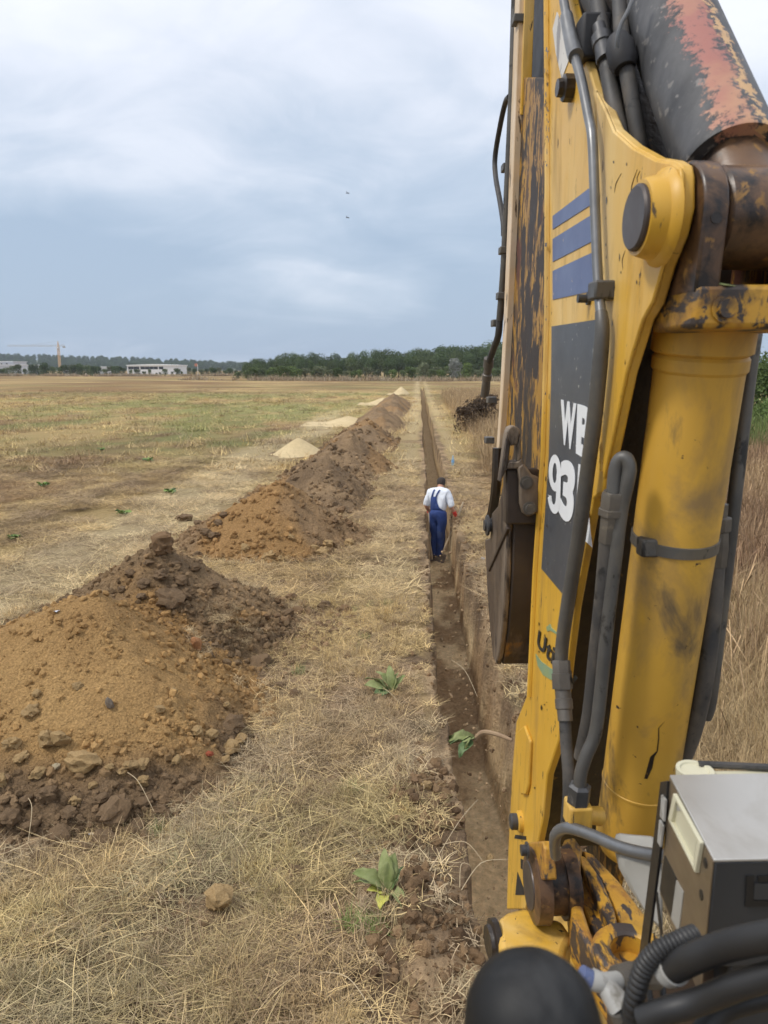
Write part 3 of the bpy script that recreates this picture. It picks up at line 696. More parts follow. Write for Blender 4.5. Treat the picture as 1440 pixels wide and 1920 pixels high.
tall_layer('verge_weeds', 3600, (1.6, 9, 20, 85), tall_p, .7, 1.5, 'reddish brown dry weeds along the right of the far trench', lambda x, y: sstep(1.3, 2.2, x - .012 * y + .8 * (fbm(x * .7, y * .3, 3, 3) - .5)), ((.30, .20, .11), (.52, .39, .22)))
tall_layer('green_weeds', 2400, (8, 26, 20, 40), tall_p, 1.2, 2.0, 'green weeds below the bush on the right', lambda x, y: sstep(24, 27, y + .25 * (x - 9)), ((.11, .16, .045), (.20, .24, .08)))

# ------------------------------------------------------------------ soil crumbs, clods, stones
def rock_mesh(name, seed, rough=.28, sub=2, flat=.75):
    bm = bmesh.new(); bmesh.ops.create_icosphere(bm, subdivisions=sub, radius=1)
    r = random.Random(seed); off = Vector((r.random() * 50, r.random() * 50, r.random() * 50))
    from mathutils import noise as mn
    cuts = [(Vector((r.gauss(0, 1), r.gauss(0, 1), r.gauss(0, 1))).normalized(), .62 + .25 * r.random()) for _ in range(6)]
    for v_ in bm.verts:
        p = v_.co.copy()
        for nrm, dd in cuts:
            k = p.dot(nrm)
            if k > dd: p -= nrm * (k - dd) * .85
        p *= 1 + rough * mn.fractal(p * 1.7 + off, 1.0, 2.0, 3)
        p.z *= flat; v_.co = p
    me = bpy.data.meshes.new(name); bm.to_mesh(me); bm.free(); me.shade_smooth(); me.set_sharp_from_angle(angle=math.radians(28))
    return me
MT['crumb'] = tint_mat('soil_crumbs', 'INSTANCER', nscale=3, amp=.25, bump=.5, bscale=4, bdist=.15)
MT['clod'] = {}
crumb_p = []
for i in range(6):
    me = rock_mesh('crumb%d' % i, i, .5, 2); me.materials.append(MT['crumb']); crumb_p.append(me)
PX, PR, PT = [], [], []
def crumbs(n, box, f, smin, smax, tintf, power=2.5):
    x, y = pts_in(n, *box); k = rng.random(len(x)) < f(x, y); x, y = x[k], y[k]; m = len(x)
    if not m: return
    s = smin + (smax - smin) * rng.random(m) ** power
    PX.append(np.stack([x, y, surf_z(x, y) + s * .15], -1)); PR.append(s); PT.append(tintf(x, y) * (.75 + .5 * rng.random((m, 1))))
for hi, (n, s1) in enumerate([(16000, .042), (6000, .05), (4600, .06), (3000, .075), (3000, .09), (2400, .11)]):
    H = HEAPS[hi]
    def f(x, y, H=H):
        r = heap_r(H, x, y); b = {'sandy': .35, 'topsoil': .8, 'clayey': .4, 'ridge': .6}[H[0]]
        return np.where(r < 1.12, b + .9 * sstep(.45, .95, r), 0) * (.3 + .9 * sstep(.42, .6, fbm(x * 2.5, y * 2.5, 5, 3)))
    crumbs(n, (H[1] - H[5] * 1.2, H[1] + H[4] * 1.2, H[2] - H[6] * 1.2, H[2] + H[7] * 1.2), f, .007, s1, lambda x, y, H=H: heap_tint(H, x, y, heap_h(H, x, y)) * .93, 5.0 if H[0] == 'sandy' else 3.0)
soil_t = lambda x, y: lerp(SOIL, SOIL_L, rng.random(len(x)))
crumbs(9000, (-3.4, 1.6, 2.6, 12), lambda x, y: masks(x, y)[1] * .9 * (all_heaps(x, y) < -.02) * (trench_z(x, y) > -.04), .005, .034, soil_t, 4)
crumbs(4200, (-.4, .45, 2.7, 5.2), lambda x, y: sstep(1.0, .5, np.minimum(np.hypot((x - .02) / .34, (y - 3.4) / .7), np.hypot((x - .05) / .3, (y - 4.6) / .6))) * (.55 * (trench_z(x, y) > -.1) + .06), .005, .05, soil_t, 6)
crumbs(3000, (.55, 1.3, 3.2, 16), lambda x, y: sstep(.62, .1, np.abs(x - trench_c(y) - .42)) * .6 * (trench_z(x, y) > -.35), .005, .045, soil_t, 3.5)
crumbs(1500, (-1.9, -.4, 6.6, 9.2), lambda x, y: sstep(1.0, .4, np.hypot((x + 1.15) / .7, (y - 8.0) / 1.0)), .008, .06, soil_t, 2.5)
crumbs(1500, (.2, .75, 3.4, 12.5), lambda x, y: (trench_z(x, y) < -.80) * (np.abs(x - trench_c(y) - .02) < .15) * .4, .005, .026, lambda x, y: lerp((.26, .175, .10), (.42, .30, .175), rng.random(len(x))), 4)
P = np.concatenate(PX); m = len(P)
scatter('soil_crumbs', P, rng.random((m, 3)) * 6.283, np.concatenate(PR), rng.integers(0, 6, m), np.clip(np.concatenate(PT), .01, .8), crumb_p, 'loose soil crumbs and pebbles on the heaps and along the trench')

def stone_mat(name, c1, c2): return mat(name, c1, c2, 9, .92, bump=.7, bscale=26, bdist=.02, spec=.15)
SM = {'sandy': stone_mat('sandy_stone', (.47, .33, .165), (.34, .22, .10)), 'dark': stone_mat('dark_clod', (.15, .10, .058), (.235, .157, .09)),
      'brown': stone_mat('brown_clod', (.25, .16, .085), (.18, .11, .06)), 'pale': stone_mat('pale_stone', (.62, .53, .36), (.5, .41, .26)),
      'red': stone_mat('red_brick_chip', (.42, .12, .06), (.33, .09, .05)), 'orange': stone_mat('orange_stone', (.52, .27, .13), (.42, .21, .10)), 'grey': stone_mat('grey_stone', (.27, .22, .17), (.2, .16, .12))}
def block_mesh(name, seed):
    from mathutils import noise as mn
    bm = bmesh.new(); bmesh.ops.create_cube(bm, size=1.7); bmesh.ops.subdivide_edges(bm, edges=bm.edges[:], cuts=5, use_grid_fill=True)
    for v_ in bm.verts:
        p = v_.co; r_ = max(abs(p.x), abs(p.y), abs(p.z)); rnd = p.normalized() * 1.05
        p = p.lerp(rnd, .45); p *= 1 + .42 * mn.fractal(p * 1.5 + Vector((seed, 3, 1)), 1.0, 2.0, 4); p.x *= .92 + .1 * p.z; v_.co = p
    me = bpy.data.meshes.new(name); bm.to_mesh(me); bm.free(); me.shade_smooth(); me.set_sharp_from_angle(angle=math.radians(30)); return me
RM = [rock_mesh('rock%d' % i, 40 + i, .34, 3, .85) for i in range(7)] + [rock_mesh('rockf%d' % i, 60 + i, .5, 3, .9) for i in range(4)] + [block_mesh('block', 5.0)]
_shared = {}
def surf_hit(px, py):
    r = ray(px, py); t = np.linspace(2.5, 30, 1800); xs, ys, zs = r.x * t, r.y * t, CH + r.z * t
    d = zs - surf_z(xs, ys); i = int(np.argmax(d < 0)); return Vector((xs[i], ys[i], surf_z(xs[i:i + 1], ys[i:i + 1])[0])), t[i]
def stone(px, py, wpx, kind, label, name='stone', cat='stone', group=None, var=None, asp=(1, 1, .8), sink=.25):
    p, t = surf_hit(px, py); s = wpx * t / F_PX / 2
    i = var if var is not None else random.randrange(len(RM))
    key = (i, kind)
    if key not in _shared:
        me = RM[i].copy(); me.materials.append(SM[kind]); _shared[key] = me
    o = bpy.data.objects.new(name, _shared[key]); C.objects.link(o)
    o.scale = (s * asp[0], s * asp[1], s * asp[2]); o.rotation_euler = (random.uniform(-.3, .3), random.uniform(-.3, .3), random.uniform(0, 6.28))
    o.location = p + Vector((0, 0, s * asp[2] * (.8 - sink) * .8))
    return tag(o, label, cat, group)
stone(412, 1705, 62, 'sandy', 'lone sandy rock lying on the straw in front of the heap', 'rock', 'rock', var=2, asp=(1, .9, .95), sink=-.15)
c = stone(306, 1036, 42, 'brown', 'square dark clod standing upright on top of the topsoil heap', 'dirt_clod', 'clod', var=11, asp=(1.0, .9, .95), sink=-.25); c.rotation_euler = (0.05, -.05, .3)
stone(346, 976, 28, 'dark', 'dark lump on the straw left of the clay heap', 'dirt_clod', 'clod', var=7, asp=(1.1, .9, .7))
stone(370, 1218, 26, 'orange', 'upright orange stone on the right shoulder of the sandy heap', 'stone', 'stone', var=1, asp=(.75, .75, 1.4), sink=.1)
stone(323, 1130, 52, 'dark', 'large dark lump buried in the topsoil heap below the square clod', 'dirt_clod', 'clod', var=9, asp=(1.1, .9, .9), sink=.5)
stone(155, 1437, 58, 'sandy', 'largest sandy stone at the foot of the sandy heap', 'stone', 'stone', var=3, asp=(1.2, .9, .75), sink=.3)
stone(114, 1400, 38, 'sandy', 'rounded sandy stone just above the largest stone of the sandy heap', 'stone', 'stone', var=4, asp=(.95, .8, 1.1))
stone(205, 1330, 26, 'grey', 'greyish slab chip set in the middle of the sandy heap', 'stone', 'stone', var=5, asp=(.6, .5, 1.3))
stone(105, 1440, 16, 'pale', 'small pale chip beside the largest stone of the sandy heap', 'stone', 'stone', var=6, asp=(1, 1, .8))
stone(393, 1420, 15, 'red', 'small red brick chip on the right foot of the sandy heap', 'brick_chip', 'brick chip', var=1)
stone(402, 1378, 12, 'red', 'tiny red brick chip above the other red chip', 'brick_chip', 'brick chip', var=2)
stone(215, 1535, 70, 'dark', 'large dark clod at the front foot of the sandy heap', 'dirt_clod', 'clod', var=10, asp=(1.1, .9, .8), sink=.4)
for px, py, w in [(435, 1408, 34), (448, 1392, 28), (398, 1388, 26), (422, 1432, 20), (268, 1440, 26), (245, 1445, 26), (230, 1455, 20), (268, 1470, 22), (205, 1446, 20), (70, 1455, 26), (90, 1395, 40), (60, 1340, 34), (40, 1425, 30), (68, 1304, 18), (145, 1290, 20), (300, 1335, 22), (325, 1300, 16), (370, 1375, 26), (425, 1325, 18), (330, 1428, 22), (140, 1508, 22), (25, 1400, 30), (0, 1470, 30), (175, 1475, 18)]:
    stone(px, py, w, 'sandy', 'tan stone or lump scattered over the face and foot of the sandy heap', 'stone', 'stone', 'stones on the sandy heap')
for px, py, w in [(20, 1545, 44), (60, 1560, 36), (110, 1575, 44), (160, 1600, 34), (200, 1580, 50), (250, 1560, 38), (90, 1500, 36), (50, 1505, 30), (270, 1510, 34), (300, 1525, 30), (190, 1505, 32), (15, 1610, 30), (70, 1615, 34), (130, 1530, 34)]:
    stone(px, py, w, 'dark', 'dark crumbly clod along the front foot of the sandy heap', 'dirt_clod', 'clod', 'dark clods under the sandy heap')
for px, py, w in [(545, 1125, 24), (560, 1150, 26), (585, 1155, 22), (540, 1155, 24), (575, 1135, 16), (610, 1142, 30), (645, 1150, 30), (520, 1130, 18), (600, 1175, 20), (500, 1160, 18), (530, 1095, 16)]:
    stone(px, py, w, random.choice(['brown', 'dark', 'brown']), 'brown lump of the rubble spilling right from the topsoil heap', 'dirt_clod', 'clod', 'rubble beside the topsoil heap')
for px, py, w in [(245, 1080, 22), (270, 1100, 24), (300, 1085, 30), (340, 1095, 28), (365, 1070, 26), (350, 1120, 30), (400, 1100, 24), (280, 1060, 18), (370, 1045, 22), (230, 1110, 20), (265, 1125, 22), (330, 1060, 22)]:
    stone(px, py, w, 'dark', 'dark clod on the slope of the topsoil heap', 'dirt_clod', 'clod', 'clods on the topsoil heap')
for px, py, w in [(505, 1047, 24), (525, 1052, 18), (605, 1040, 26), (615, 1025, 20), (655, 1022, 18), (460, 1030, 18), (545, 1010, 14), (590, 1030, 18), (640, 960, 20), (655, 985, 16), (625, 980, 18)]:
    stone(px, py, w, random.choice(['sandy', 'brown']), 'lump of earth at the foot of the clay heap', 'dirt_clod', 'clod', 'lumps round the clay heap')
for px, py, w in [(372, 985, 18), (385, 1002, 22), (402, 1008, 24), (410, 985, 18), (420, 970, 18)]:
    stone(px, py, w, 'dark', 'dark clod in the trail off the left end of the clay heap', 'dirt_clod', 'clod', 'clods left of the clay heap')
for px, py, w in [(440, 1365, 46), (550, 1305, 26), (525, 1290, 22), (490, 1450, 34), (555, 1640, 34), (130, 1700, 18), (485, 1245, 44)]:
    stone(px, py, w, 'dark', 'earthy sod clump lying on the straw near the heaps', 'dirt_clod', 'clod', 'sods on the straw', sink=.45)
for px, py, w in [(740, 1490, 30), (720, 1480, 24), (790, 1480, 18), (770, 1690, 36), (800, 1720, 40), (840, 1730, 44), (870, 1770, 46), (810, 1760, 34), (890, 1800, 44), (860, 1820, 38), (780, 1660, 30), (915, 1760, 36), (835, 1690, 26), (820, 1675, 16)]:
    stone(px, py, w * random.uniform(.5, .9), random.choice(['dark', 'brown']), 'brown clod at the near end of the trench', 'dirt_clod', 'clod', 'clods at the near end of the trench', sink=.62)
stone(918, 1612, 20, 'sandy', 'smooth oval stone on the trench floor', 'stone', 'stone', var=3, asp=(1.1, .8, .6))
stone(800, 1478, 24, 'sandy', 'tan stone at the left lip of the trench', 'stone', 'stone', var=2)

# litter
MT['foil'] = mat('white_foil', (.72, .74, .78), (.5, .53, .6), 60, .35)
for px, py, s, lab in [(706, 1522, .016, 'scrap of white foil on the soil left of the trench'), (170, 1570, .014, 'scrap of white foil on the dark clods of the near heap'), (905, 1050, .03, 'scrap of white litter on the bank left of the bucket'), (104, 1152, .03, 'pale scrap on the left shoulder of the sandy heap')]:
    p, t = surf_hit(px, py); r = random.Random(px); V = []; Fc = []
    for j in range(4):
        for i in range(5): V.append(((i - 2) * s * .5, (j - 1.5) * s * .5, s * .7 * r.random() + .008))
    for j in range(3):
        for i in range(4): Fc.append([j * 5 + i, j * 5 + i + 1, j * 5 + i + 6, j * 5 + i + 5])
    o = mesh_obj('litter_scrap', V, Fc, MT['foil'], smooth=False); so = o.modifiers.new('thick', 'SOLIDIFY'); so.thickness = .001
    o.location = p + Vector((0, 0, .005)); o.rotation_euler = (.3, .2, r.random() * 6); tag(o, lab, 'litter', 'scraps of litter')
# water bottle
p, t = surf_hit(849, 873)
bq = NT('clear_blue_plastic'); bq.set(Base_Color=(.55, .78, .95), Roughness=.12, Transmission_Weight=.65, IOR=1.3); MT['bottle'] = bq.m
MT['bottle_label'] = mat('blue_bottle_label', (.10, .32, .62), (.3, .5, .72), 30, .4)
MT['cap'] = mat('bottle_cap', (.35, .6, .8), None, 30, .4)
bt = empty('plastic_bottle', p); tag(bt, 'clear blue plastic water bottle standing right of the trench', 'bottle')
MB().lathe((0, 0, 0), (0, 0, 1), [(0, .03), (.01, .044), (.08, .043), (.10, .041), (.17, .043), (.20, .041), (.25, .022), (.28, .015), (.29, .014)], 20).build('bottle_body', MT['bottle'], bt)
MB().lathe((0, 0, .095), (0, 0, 1), [(0, .0445), (.07, .0445)], 20).build('paper_label', MT['bottle_label'], bt)
MB().lathe((0, 0, .288), (0, 0, 1), [(0, .017), (.018, .017)], 16).build('bottle_cap', MT['cap'], bt)

# ------------------------------------------------------------------ leafy weeds
MT['dock'] = mat('grey_green_leaf', (.16, .195, .065), (.30, .32, .15), 16, .7, bump=.4, bscale=50, bdist=.003, spec=.15)
MT['dock_dark'] = mat('dark_green_leaf', (.07, .13, .04), (.13, .19, .07), 14, .6, bump=.3, bscale=50, bdist=.003)
MT['yellow_leaf'] = mat('yellowing_leaf', (.50, .46, .08), (.36, .38, .09), 16, .65)
MT['stem'] = mat('brown_root', (.24, .15, .09), (.34, .24, .14), 15, .85, bump=.5, bscale=60, bdist=.004)
MT['bright_grass'] = mat('fresh_green_grass', (.16, .26, .05), (.22, .31, .08), 14, .65)
def leaf(L, w, az, el, curl, fold=.3, n=9):
    V = []; Fc = []; p = Vector((0, 0, .01)); d = Vector((math.cos(az), math.sin(az), 0)); s0 = Vector((-math.sin(az), math.cos(az), 0)); tw = math.sin(az * 7.3 + L * 40) * .9
    for k in range(n + 1):
        t = k / n; ww = 1.3 * w * (max(0, math.sin(math.pi * min(1, max(0, (t - .14) / .86)) ** .85)) ** .8) * (1 + .10 * math.sin(k * 2.4 + az * 3)) + .004 * (1 - t)
        e2 = el + .3 - (curl + .7) * t * t; up = (Vector((0, 0, math.cos(e2))) - d * math.sin(e2)); a_ = tw * t
        s = s0 * math.cos(a_) + up * math.sin(a_); u2 = up * math.cos(a_) - s0 * math.sin(a_)
        for q_ in (-1, -.5, 0, .5, 1): V.append(p + s * ww * q_ + u2 * (abs(q_) * fold * ww + .22 * ww * math.sin(k * 1.9 + q_ * 2.5 + az * 5) * abs(q_)))
        p = p + (d * math.cos(e2) + Vector((0, 0, math.sin(e2)))) * L / n; d = (d + s0 * .05 * math.sin(az * 3)).normalized()
    for k in range(n):
        for j in range(4): Fc.append([k * 5 + j, k * 5 + j + 1, k * 5 + j + 6, k * 5 + j + 5])
    return V, Fc
def weed(px, py, label, spec, cat='plant', group='leafy weeds on the ground', name='leafy_weed'):
    p, t = surf_hit(px, py); rt = empty(name, p); tag(rt, label, cat, group)
    for (L, w, az, el, cu, mm) in spec:
        V, Fc = leaf(L, w, az, el, cu); o = mesh_obj('leaf', V, Fc, MT[mm], rt, sharp=None); so = o.modifiers.new('thick', 'SOLIDIFY'); so.thickness = .0015
    return rt
R = math.radians
weed(735, 1302, 'grey-green broad-leaved weed on the straw beside the trench', [(.30, .035, R(170), .5, .6, 'dock'), (.28, .036, R(195), .35, .5, 'dock'), (.26, .03, R(140), .8, .5, 'dock'), (.27, .03, R(110), 1.0, .5, 'dock'), (.22, .028, R(65), .9, .4, 'dock'), (.22, .028, R(30), .7, .6, 'dock'), (.2, .03, R(220), .2, .4, 'dock_dark'), (.18, .024, R(240), .2, .3, 'dock_dark')])
weed(728, 1680, 'large broad-leaved weed with yellowing leaves at the near trench edge', [(.24, .034, R(110), 1.0, .4, 'dock'), (.22, .03, R(85), 1.05, .35, 'dock'), (.24, .028, R(165), .55, .7, 'dock'), (.22, .028, R(185), .35, .6, 'dock'), (.16, .026, R(55), .9, .4, 'dock'), (.16, .022, R(-60), .25, .8, 'dock'), (.14, .022, R(-30), .3, .7, 'dock'), (.16, .03, R(250), .15, .4, 'yellow_leaf'), (.13, .024, R(205), .3, .3, 'yellow_leaf'), (.17, .027, R(35), .7, .4, 'dock_dark')])
for i, (px, py, lab, sc) in enumerate([(82, 914, 'low green weed in the left field beside a small dark mound', .5), (232, 966, 'low green weed on the pale mown strip near the clay heap', .45), (278, 866, 'small green weed farther out in the left field', .5), (190, 845, 'small green weed at the left middle of the field', .4), (26, 1012, 'small green weed by the left edge of the picture', .3), (320, 925, 'green tuft of low leaves on the mown strip left of the clay heap', .45)]):
    rr = random.Random(i); weed(px, py, lab, [(sc * (.2 + .3 * rr.random()), .035, rr.random() * 6.28, .1 + .5 * rr.random(), .5, 'dock_dark' if rr.random() < .4 else 'bright_grass') for _ in range(22)])
# uprooted weed hanging over the trench
up = surf_hit(862, 1398)[0]; upc = on_z(905, 1375, 0.02); upr = empty('uprooted_weed', upc); tag(upr, 'uprooted weed with a thick root lying across the trench lip', 'plant', 'leafy weeds on the ground')
rt_end = on_z(960, 1388, .05) - upc; head = on_z(868, 1402, -.12) - upc
MB().tube([rt_end, rt_end * .5 + Vector((0, 0, .02)), Vector((0, 0, .01)), head * .45], [.012, .018, .02, .012], 8, smooth_n=4).build('root', MT['stem'], upr)
for i in range(9):
    rr = random.Random(50 + i); V, Fc = leaf(.20 + .1 * rr.random(), .032, R(160 + 90 * rr.random()), .3 - .9 * rr.random(), .9, n=6)
    mesh_obj('leaf', [v_ + head * (.3 + .3 * rr.random()) for v_ in V], Fc, MT['dock' if i % 3 else 'dock_dark'], upr, sharp=None)
# bright grass tufts
for i, (px, py, lab) in enumerate([(665, 1740, 'bright green grass tuft below the large weed'), (712, 1745, 'smaller bright green tuft right of the bright grass tuft'), (660, 1490, 'pale green grass tuft at the left edge of the loose soil'), (560, 1265, 'grey-green grass tuft beside the sod clumps')]):
    me = blade_mesh('grass_tuft', 90, .07, .06, .15, .003, (.4, 1.4), .8, MT['bright_grass'] if i < 2 else MT['dock'], 900 + i)
    o = bpy.data.objects.new('grass_tuft', me); C.objects.link(o); o.location = surf_hit(px, py)[0]; tag(o, lab, 'grass tuft', 'green grass tufts')
# pale roots and stalks sticking out by the trench
MT['stalk'] = mat('pale_stalk', (.58, .48, .31), (.45, .34, .2), 12, .8)
MT['straw_obj'] = mat('straw_stalk', (.50, .38, .19), (.36, .26, .13), 12, .8)
for i, (a, b, za, zb) in enumerate([((805, 1640), (895, 1530), .02, .12), ((865, 1675), (950, 1640), .0, .10), ((830, 1590), (905, 1620), .0, -.1), ((862, 1670), (880, 1650), .02, .1), ((845, 1240), (895, 1310), .0, -.05), ((700, 1290), (760, 1335), .02, .03), ((590, 1830), (700, 1920), .03, .06), ((240, 1460), (290, 1540), .1, .06), ((50, 1500), (55, 1600), .35, .08)]):
    A = surf_hit(*a)[0]; B = on_z(b[0], b[1], 0) if zb < .3 else surf_hit(*b)[0]
    if i in (7, 8): B = surf_hit(*b)[0]
    A = A + Vector((0, 0, .02)); B = B + Vector((0, 0, max(zb, .02))); mid = (A + B) / 2 + Vector((.02 * (-1) ** i, .03, .05))
    o = MB().tube([Vector((0, 0, 0)), mid - A, B - A], [.0026, .0022, .0014], 6, smooth_n=5).build('dry_stalk', MT['stalk'])
    o.location = A; tag(o, 'long pale dry stalk lying loose on the ground', 'stalk', 'loose dry stalks')

# ================================================================== TREES, FAR LAND, BUILDINGS
def leaf_mat(name, c1, c2, haze=0.0):
    q = NT(name); co = q.coord('Object'); oi = q.n('ShaderNodeObjectInfo')
    col = q.mix(q.mapr(q.noise(co, 9, 3), .3, .7), c1, c2)
    k = q.mapr(oi.outputs['Random'], 0, 1, .7, 1.25)
    v3 = q.n('ShaderNodeVectorMath', operation='SCALE'); q.l(col, v3.inputs[0]); q.l(k, v3.inputs['Scale'])
    q.set(Base_Color=v3.outputs[0], Roughness=.7, Specular_IOR_Level=0.2)
    d = q.n('ShaderNodeBsdfTranslucent'); q.l(v3.outputs[0], d.inputs[0]); ms = q.n('ShaderNodeMixShader'); ms.inputs[0].default_value = 0.25
    q.l(q.b.outputs[0], ms.inputs[1]); q.l(d.outputs[0], ms.inputs[2]); q.l(ms.outputs[0], q.out.inputs[0])
    return q.m
MT['leaf_dark'] = leaf_mat('dark_foliage', (.06, .095, .04), (.11, .15, .06))
MT['leaf_mid'] = leaf_mat('mid_foliage', (.085, .12, .048), (.14, .175, .075))
MT['leaf_olive'] = leaf_mat('olive_foliage', (.13, .155, .085), (.18, .20, .11))
MT['leaf_silver'] = leaf_mat('silver_foliage', (.30, .32, .28), (.40, .41, .37))
MT['leaf_fresh'] = leaf_mat('fresh_foliage', (.085, .13, .035), (.15, .20, .065))
MT['leaf_dead'] = leaf_mat('dead_foliage', (.10, .07, .045), (.16, .11, .07))
MT['bark'] = mat('bark', (.09, .065, .045), (.13, .10, .07), 6, .9)
def crown_mesh(name, seed, n, card, lobes, m, top=1.0, low=.22, wid=.42):
    r = np.random.default_rng(seed); V = []; Fc = []
    L = []
    for i in range(lobes):
        a = r.random() * 6.283; zz = low + .12 + (top - low - .25) * r.random(); k = 1 - abs((zz - low) / (top - low) * 2 - .9) * .55
        rad = wid * .55 * r.random() ** .5 * k; L.append((rad * math.cos(a), rad * math.sin(a), zz, wid * (.34 + .28 * r.random()) * (.6 + .4 * k)))
    L.append((0, 0, top - wid * .46, wid * .55)); L.append((0, 0, (top + low) / 2, wid * .66))
    for i in range(n):
        lx, ly, lz, lr = L[r.integers(len(L))]
        d = r.normal(size=3); d /= np.linalg.norm(d); rr = lr * (.72 + .34 * r.random() ** 2)
        p = np.array([lx, ly, lz]) + d * rr * np.array([1, 1, .82])
        if p[2] < low * .6: continue
        nrm = d + r.normal(size=3) * .55; nrm /= np.linalg.norm(nrm)
        s = np.cross(nrm, r.normal(size=3)); s /= np.linalg.norm(s); t = np.cross(nrm, s)
        c_ = card * (.55 + .9 * r.random()); b = len(V)
        V += [p - s * c_, p - t * c_ * .55 + nrm * c_ * .12, p + s * c_, p + t * c_ * .55 + nrm * c_ * .12]
        Fc.append([b, b + 1, b + 2, b + 3])
    me = bpy.data.meshes.new(name); me.from_pydata([tuple(v_) for v_ in V], [], Fc); me.materials.append(m)
    return me
def trunk_mesh(name, seed, h=.5):
    r = random.Random(seed); b = MB()
    b.tube([(0, 0, -.02), (.01, 0, h * .5), (.0, .01, h)], [.032, .022, .012], 7)
    for k in range(4):
        a = r.random() * 6.28; z0 = h * (.45 + .12 * k)
        b.tube([(0, 0, z0), (.10 * math.cos(a), .10 * math.sin(a), z0 + .11), (.2 * math.cos(a), .2 * math.sin(a), z0 + .25)], [.014, .01, .004], 5)
    me = bpy.data.meshes.new(name); me.from_pydata([tuple(v_) for v_ in b.v], [], b.f); me.materials.append(MT['bark']); me.shade_smooth()
    return me
TRUNKS = [trunk_mesh('trunk%d' % i, i) for i in range(3)]
CROWN = {}
for kind, mm in (('dark', 'leaf_dark'), ('mid', 'leaf_mid'), ('olive', 'leaf_olive'), ('silver', 'leaf_silver'), ('fresh', 'leaf_fresh'), ('dead', 'leaf_dead')):
    CROWN[kind] = [crown_mesh('crown_%s%d' % (kind, i), 700 + i * 7, 2400, .024, 9, MT[mm], 1.0, .2, .48) for i in range(3 if kind in ('dark', 'mid') else 2)]
BUSH = {k: [crown_mesh('bush_%s%d' % (k, i), 800 + i * 5, 900, .05, 7, MT[mm], 1.0, .05, .62) for i in range(2)] for k, mm in (('dark', 'leaf_dark'), ('mid', 'leaf_mid'), ('olive', 'leaf_olive'), ('fresh', 'leaf_fresh'), ('dead', 'leaf_dead'), ('silver', 'leaf_silver'))}
def tree(px, ytop, D, kind, label, group, wid=1.0, bush=False, name=None):
    p = on_y(px, ytop, D); h = max(p.z, .8)
    rt = empty(name or ('shrub' if bush else 'tree'), (p.x, D, 0), random.random() * 6.28); rt.scale = (h * wid, h * wid, h); tag(rt, label, 'bush' if bush else 'tree', group)
    me = random.choice((BUSH if bush else CROWN)[kind]); link(bpy.data.objects.new('crown', me), rt)
    link(bpy.data.objects.new('trunk', random.choice(TRUNKS)), rt)
    return rt
prof_x = [440, 455, 470, 500, 550, 600, 640, 700, 760, 800, 850, 900, 930, 1000, 1150]
prof_y = [691, 682, 669, 670, 660, 664, 666, 658, 658, 653, 647, 643, 640, 637, 637]
for row, (D0, stp, dy) in enumerate([(320, 14, 0), (285, 16, 4), (248, 19, 11)]):
    px = 458 + row * 5
    while px < 1120:
        yt = np.interp(px, prof_x, prof_y) + dy + random.uniform(-3, 4)
        tree(px, yt, D0 + random.uniform(-9, 9), random.choice(['dark', 'dark', 'mid']), 'dark green tree of the wood at the far edge of the field', 'trees of the far wood', wid=random.uniform(.8, 1.15))
        px += stp * random.uniform(.8, 1.25)
px = 446
while px < 1100:
    tree(px, random.uniform(685, 697), random.uniform(200, 222), random.choice(['mid', 'fresh', 'olive', 'mid']), 'green bush along the front of the far wood', 'bushes before the wood', random.uniform(.9, 1.6), True)
    px += random.uniform(9, 18)
tree(795, 680, 196, 'olive', 'grey-green rounded willow before the wood, above the trench end', None, 1.0, True)
tree(852, 672, 190, 'silver', 'silver-leaved tree before the wood beside the boom', None, .75, True, 'tree')
tree(876, 682, 188, 'fresh', 'bright green bush right of the silver tree', None, .9, True)
tree(826, 694, 186, 'fresh', 'light green bush between the willow and the silver tree', None, 1.0, True)
px = -14
while px < 470:
    tree(px, random.uniform(684, 693) * 1.0 + (3 if px > 240 else 0) + (3.5 if 225 < px < 345 else 0), random.uniform(318, 345), random.choice(['dark', 'mid', 'olive', 'mid']), 'green bush of the hedge at the left edge of the field', 'bushes of the far left hedge', random.uniform(.8, 1.5), True)
    px += random.uniform(7, 14)
for px, yt, w in [(82, 680, 1.0), (62, 684, 1.1), (148, 682, 1.0), (138, 686, 1.0), (176, 687, .9), (215, 687, 1.0), (430, 690, 1.2), (400, 691, 1.2)]:
    tree(px, yt, 310, 'dark', 'taller dark bush standing out of the far left hedge', 'taller bushes of the left hedge', w, True)
# dry weeds at the field edge
def edge_weeds(name, x0, x1, yf, n, label):
    x = rng.uniform(x0, x1, n); y = yf(x) + rng.uniform(-4, 4, n)
    k = rng.random(n) < sstep(.35, .6, fbm(x * .09, y * .05, 4, 3)) + .1; x, y = x[k], y[k]; n = len(x)
    rot = np.stack([np.zeros(n), np.zeros(n), rng.random(n) * 6.28], -1)
    t = rng.random((n, 1)); tint = np.asarray((.34, .25, .16)) * (1 - t) + np.asarray((.44, .37, .26)) * t
    scatter(name, np.stack([x, y, np.zeros(n)], -1), rot, rng.uniform(.8, 2.4, n) , rng.integers(0, 2, n), tint, wide_p, label)
wide_p = [blade_mesh('wide%d' % i, 34, .45, .3, .8, .05, (.8, 1.5), .6, MT['blade'], 500 + i, 2) for i in range(2)]
edge_weeds('hedge_weeds', -240, -60, lambda x: 304 + 0 * x, 1500, 'pale dry weeds along the far left edge of the field')
edge_weeds('wood_weeds', -62, 60, lambda x: 196 + (x + 62) * -.16, 800, 'pale dry weeds along the foot of the far wood')
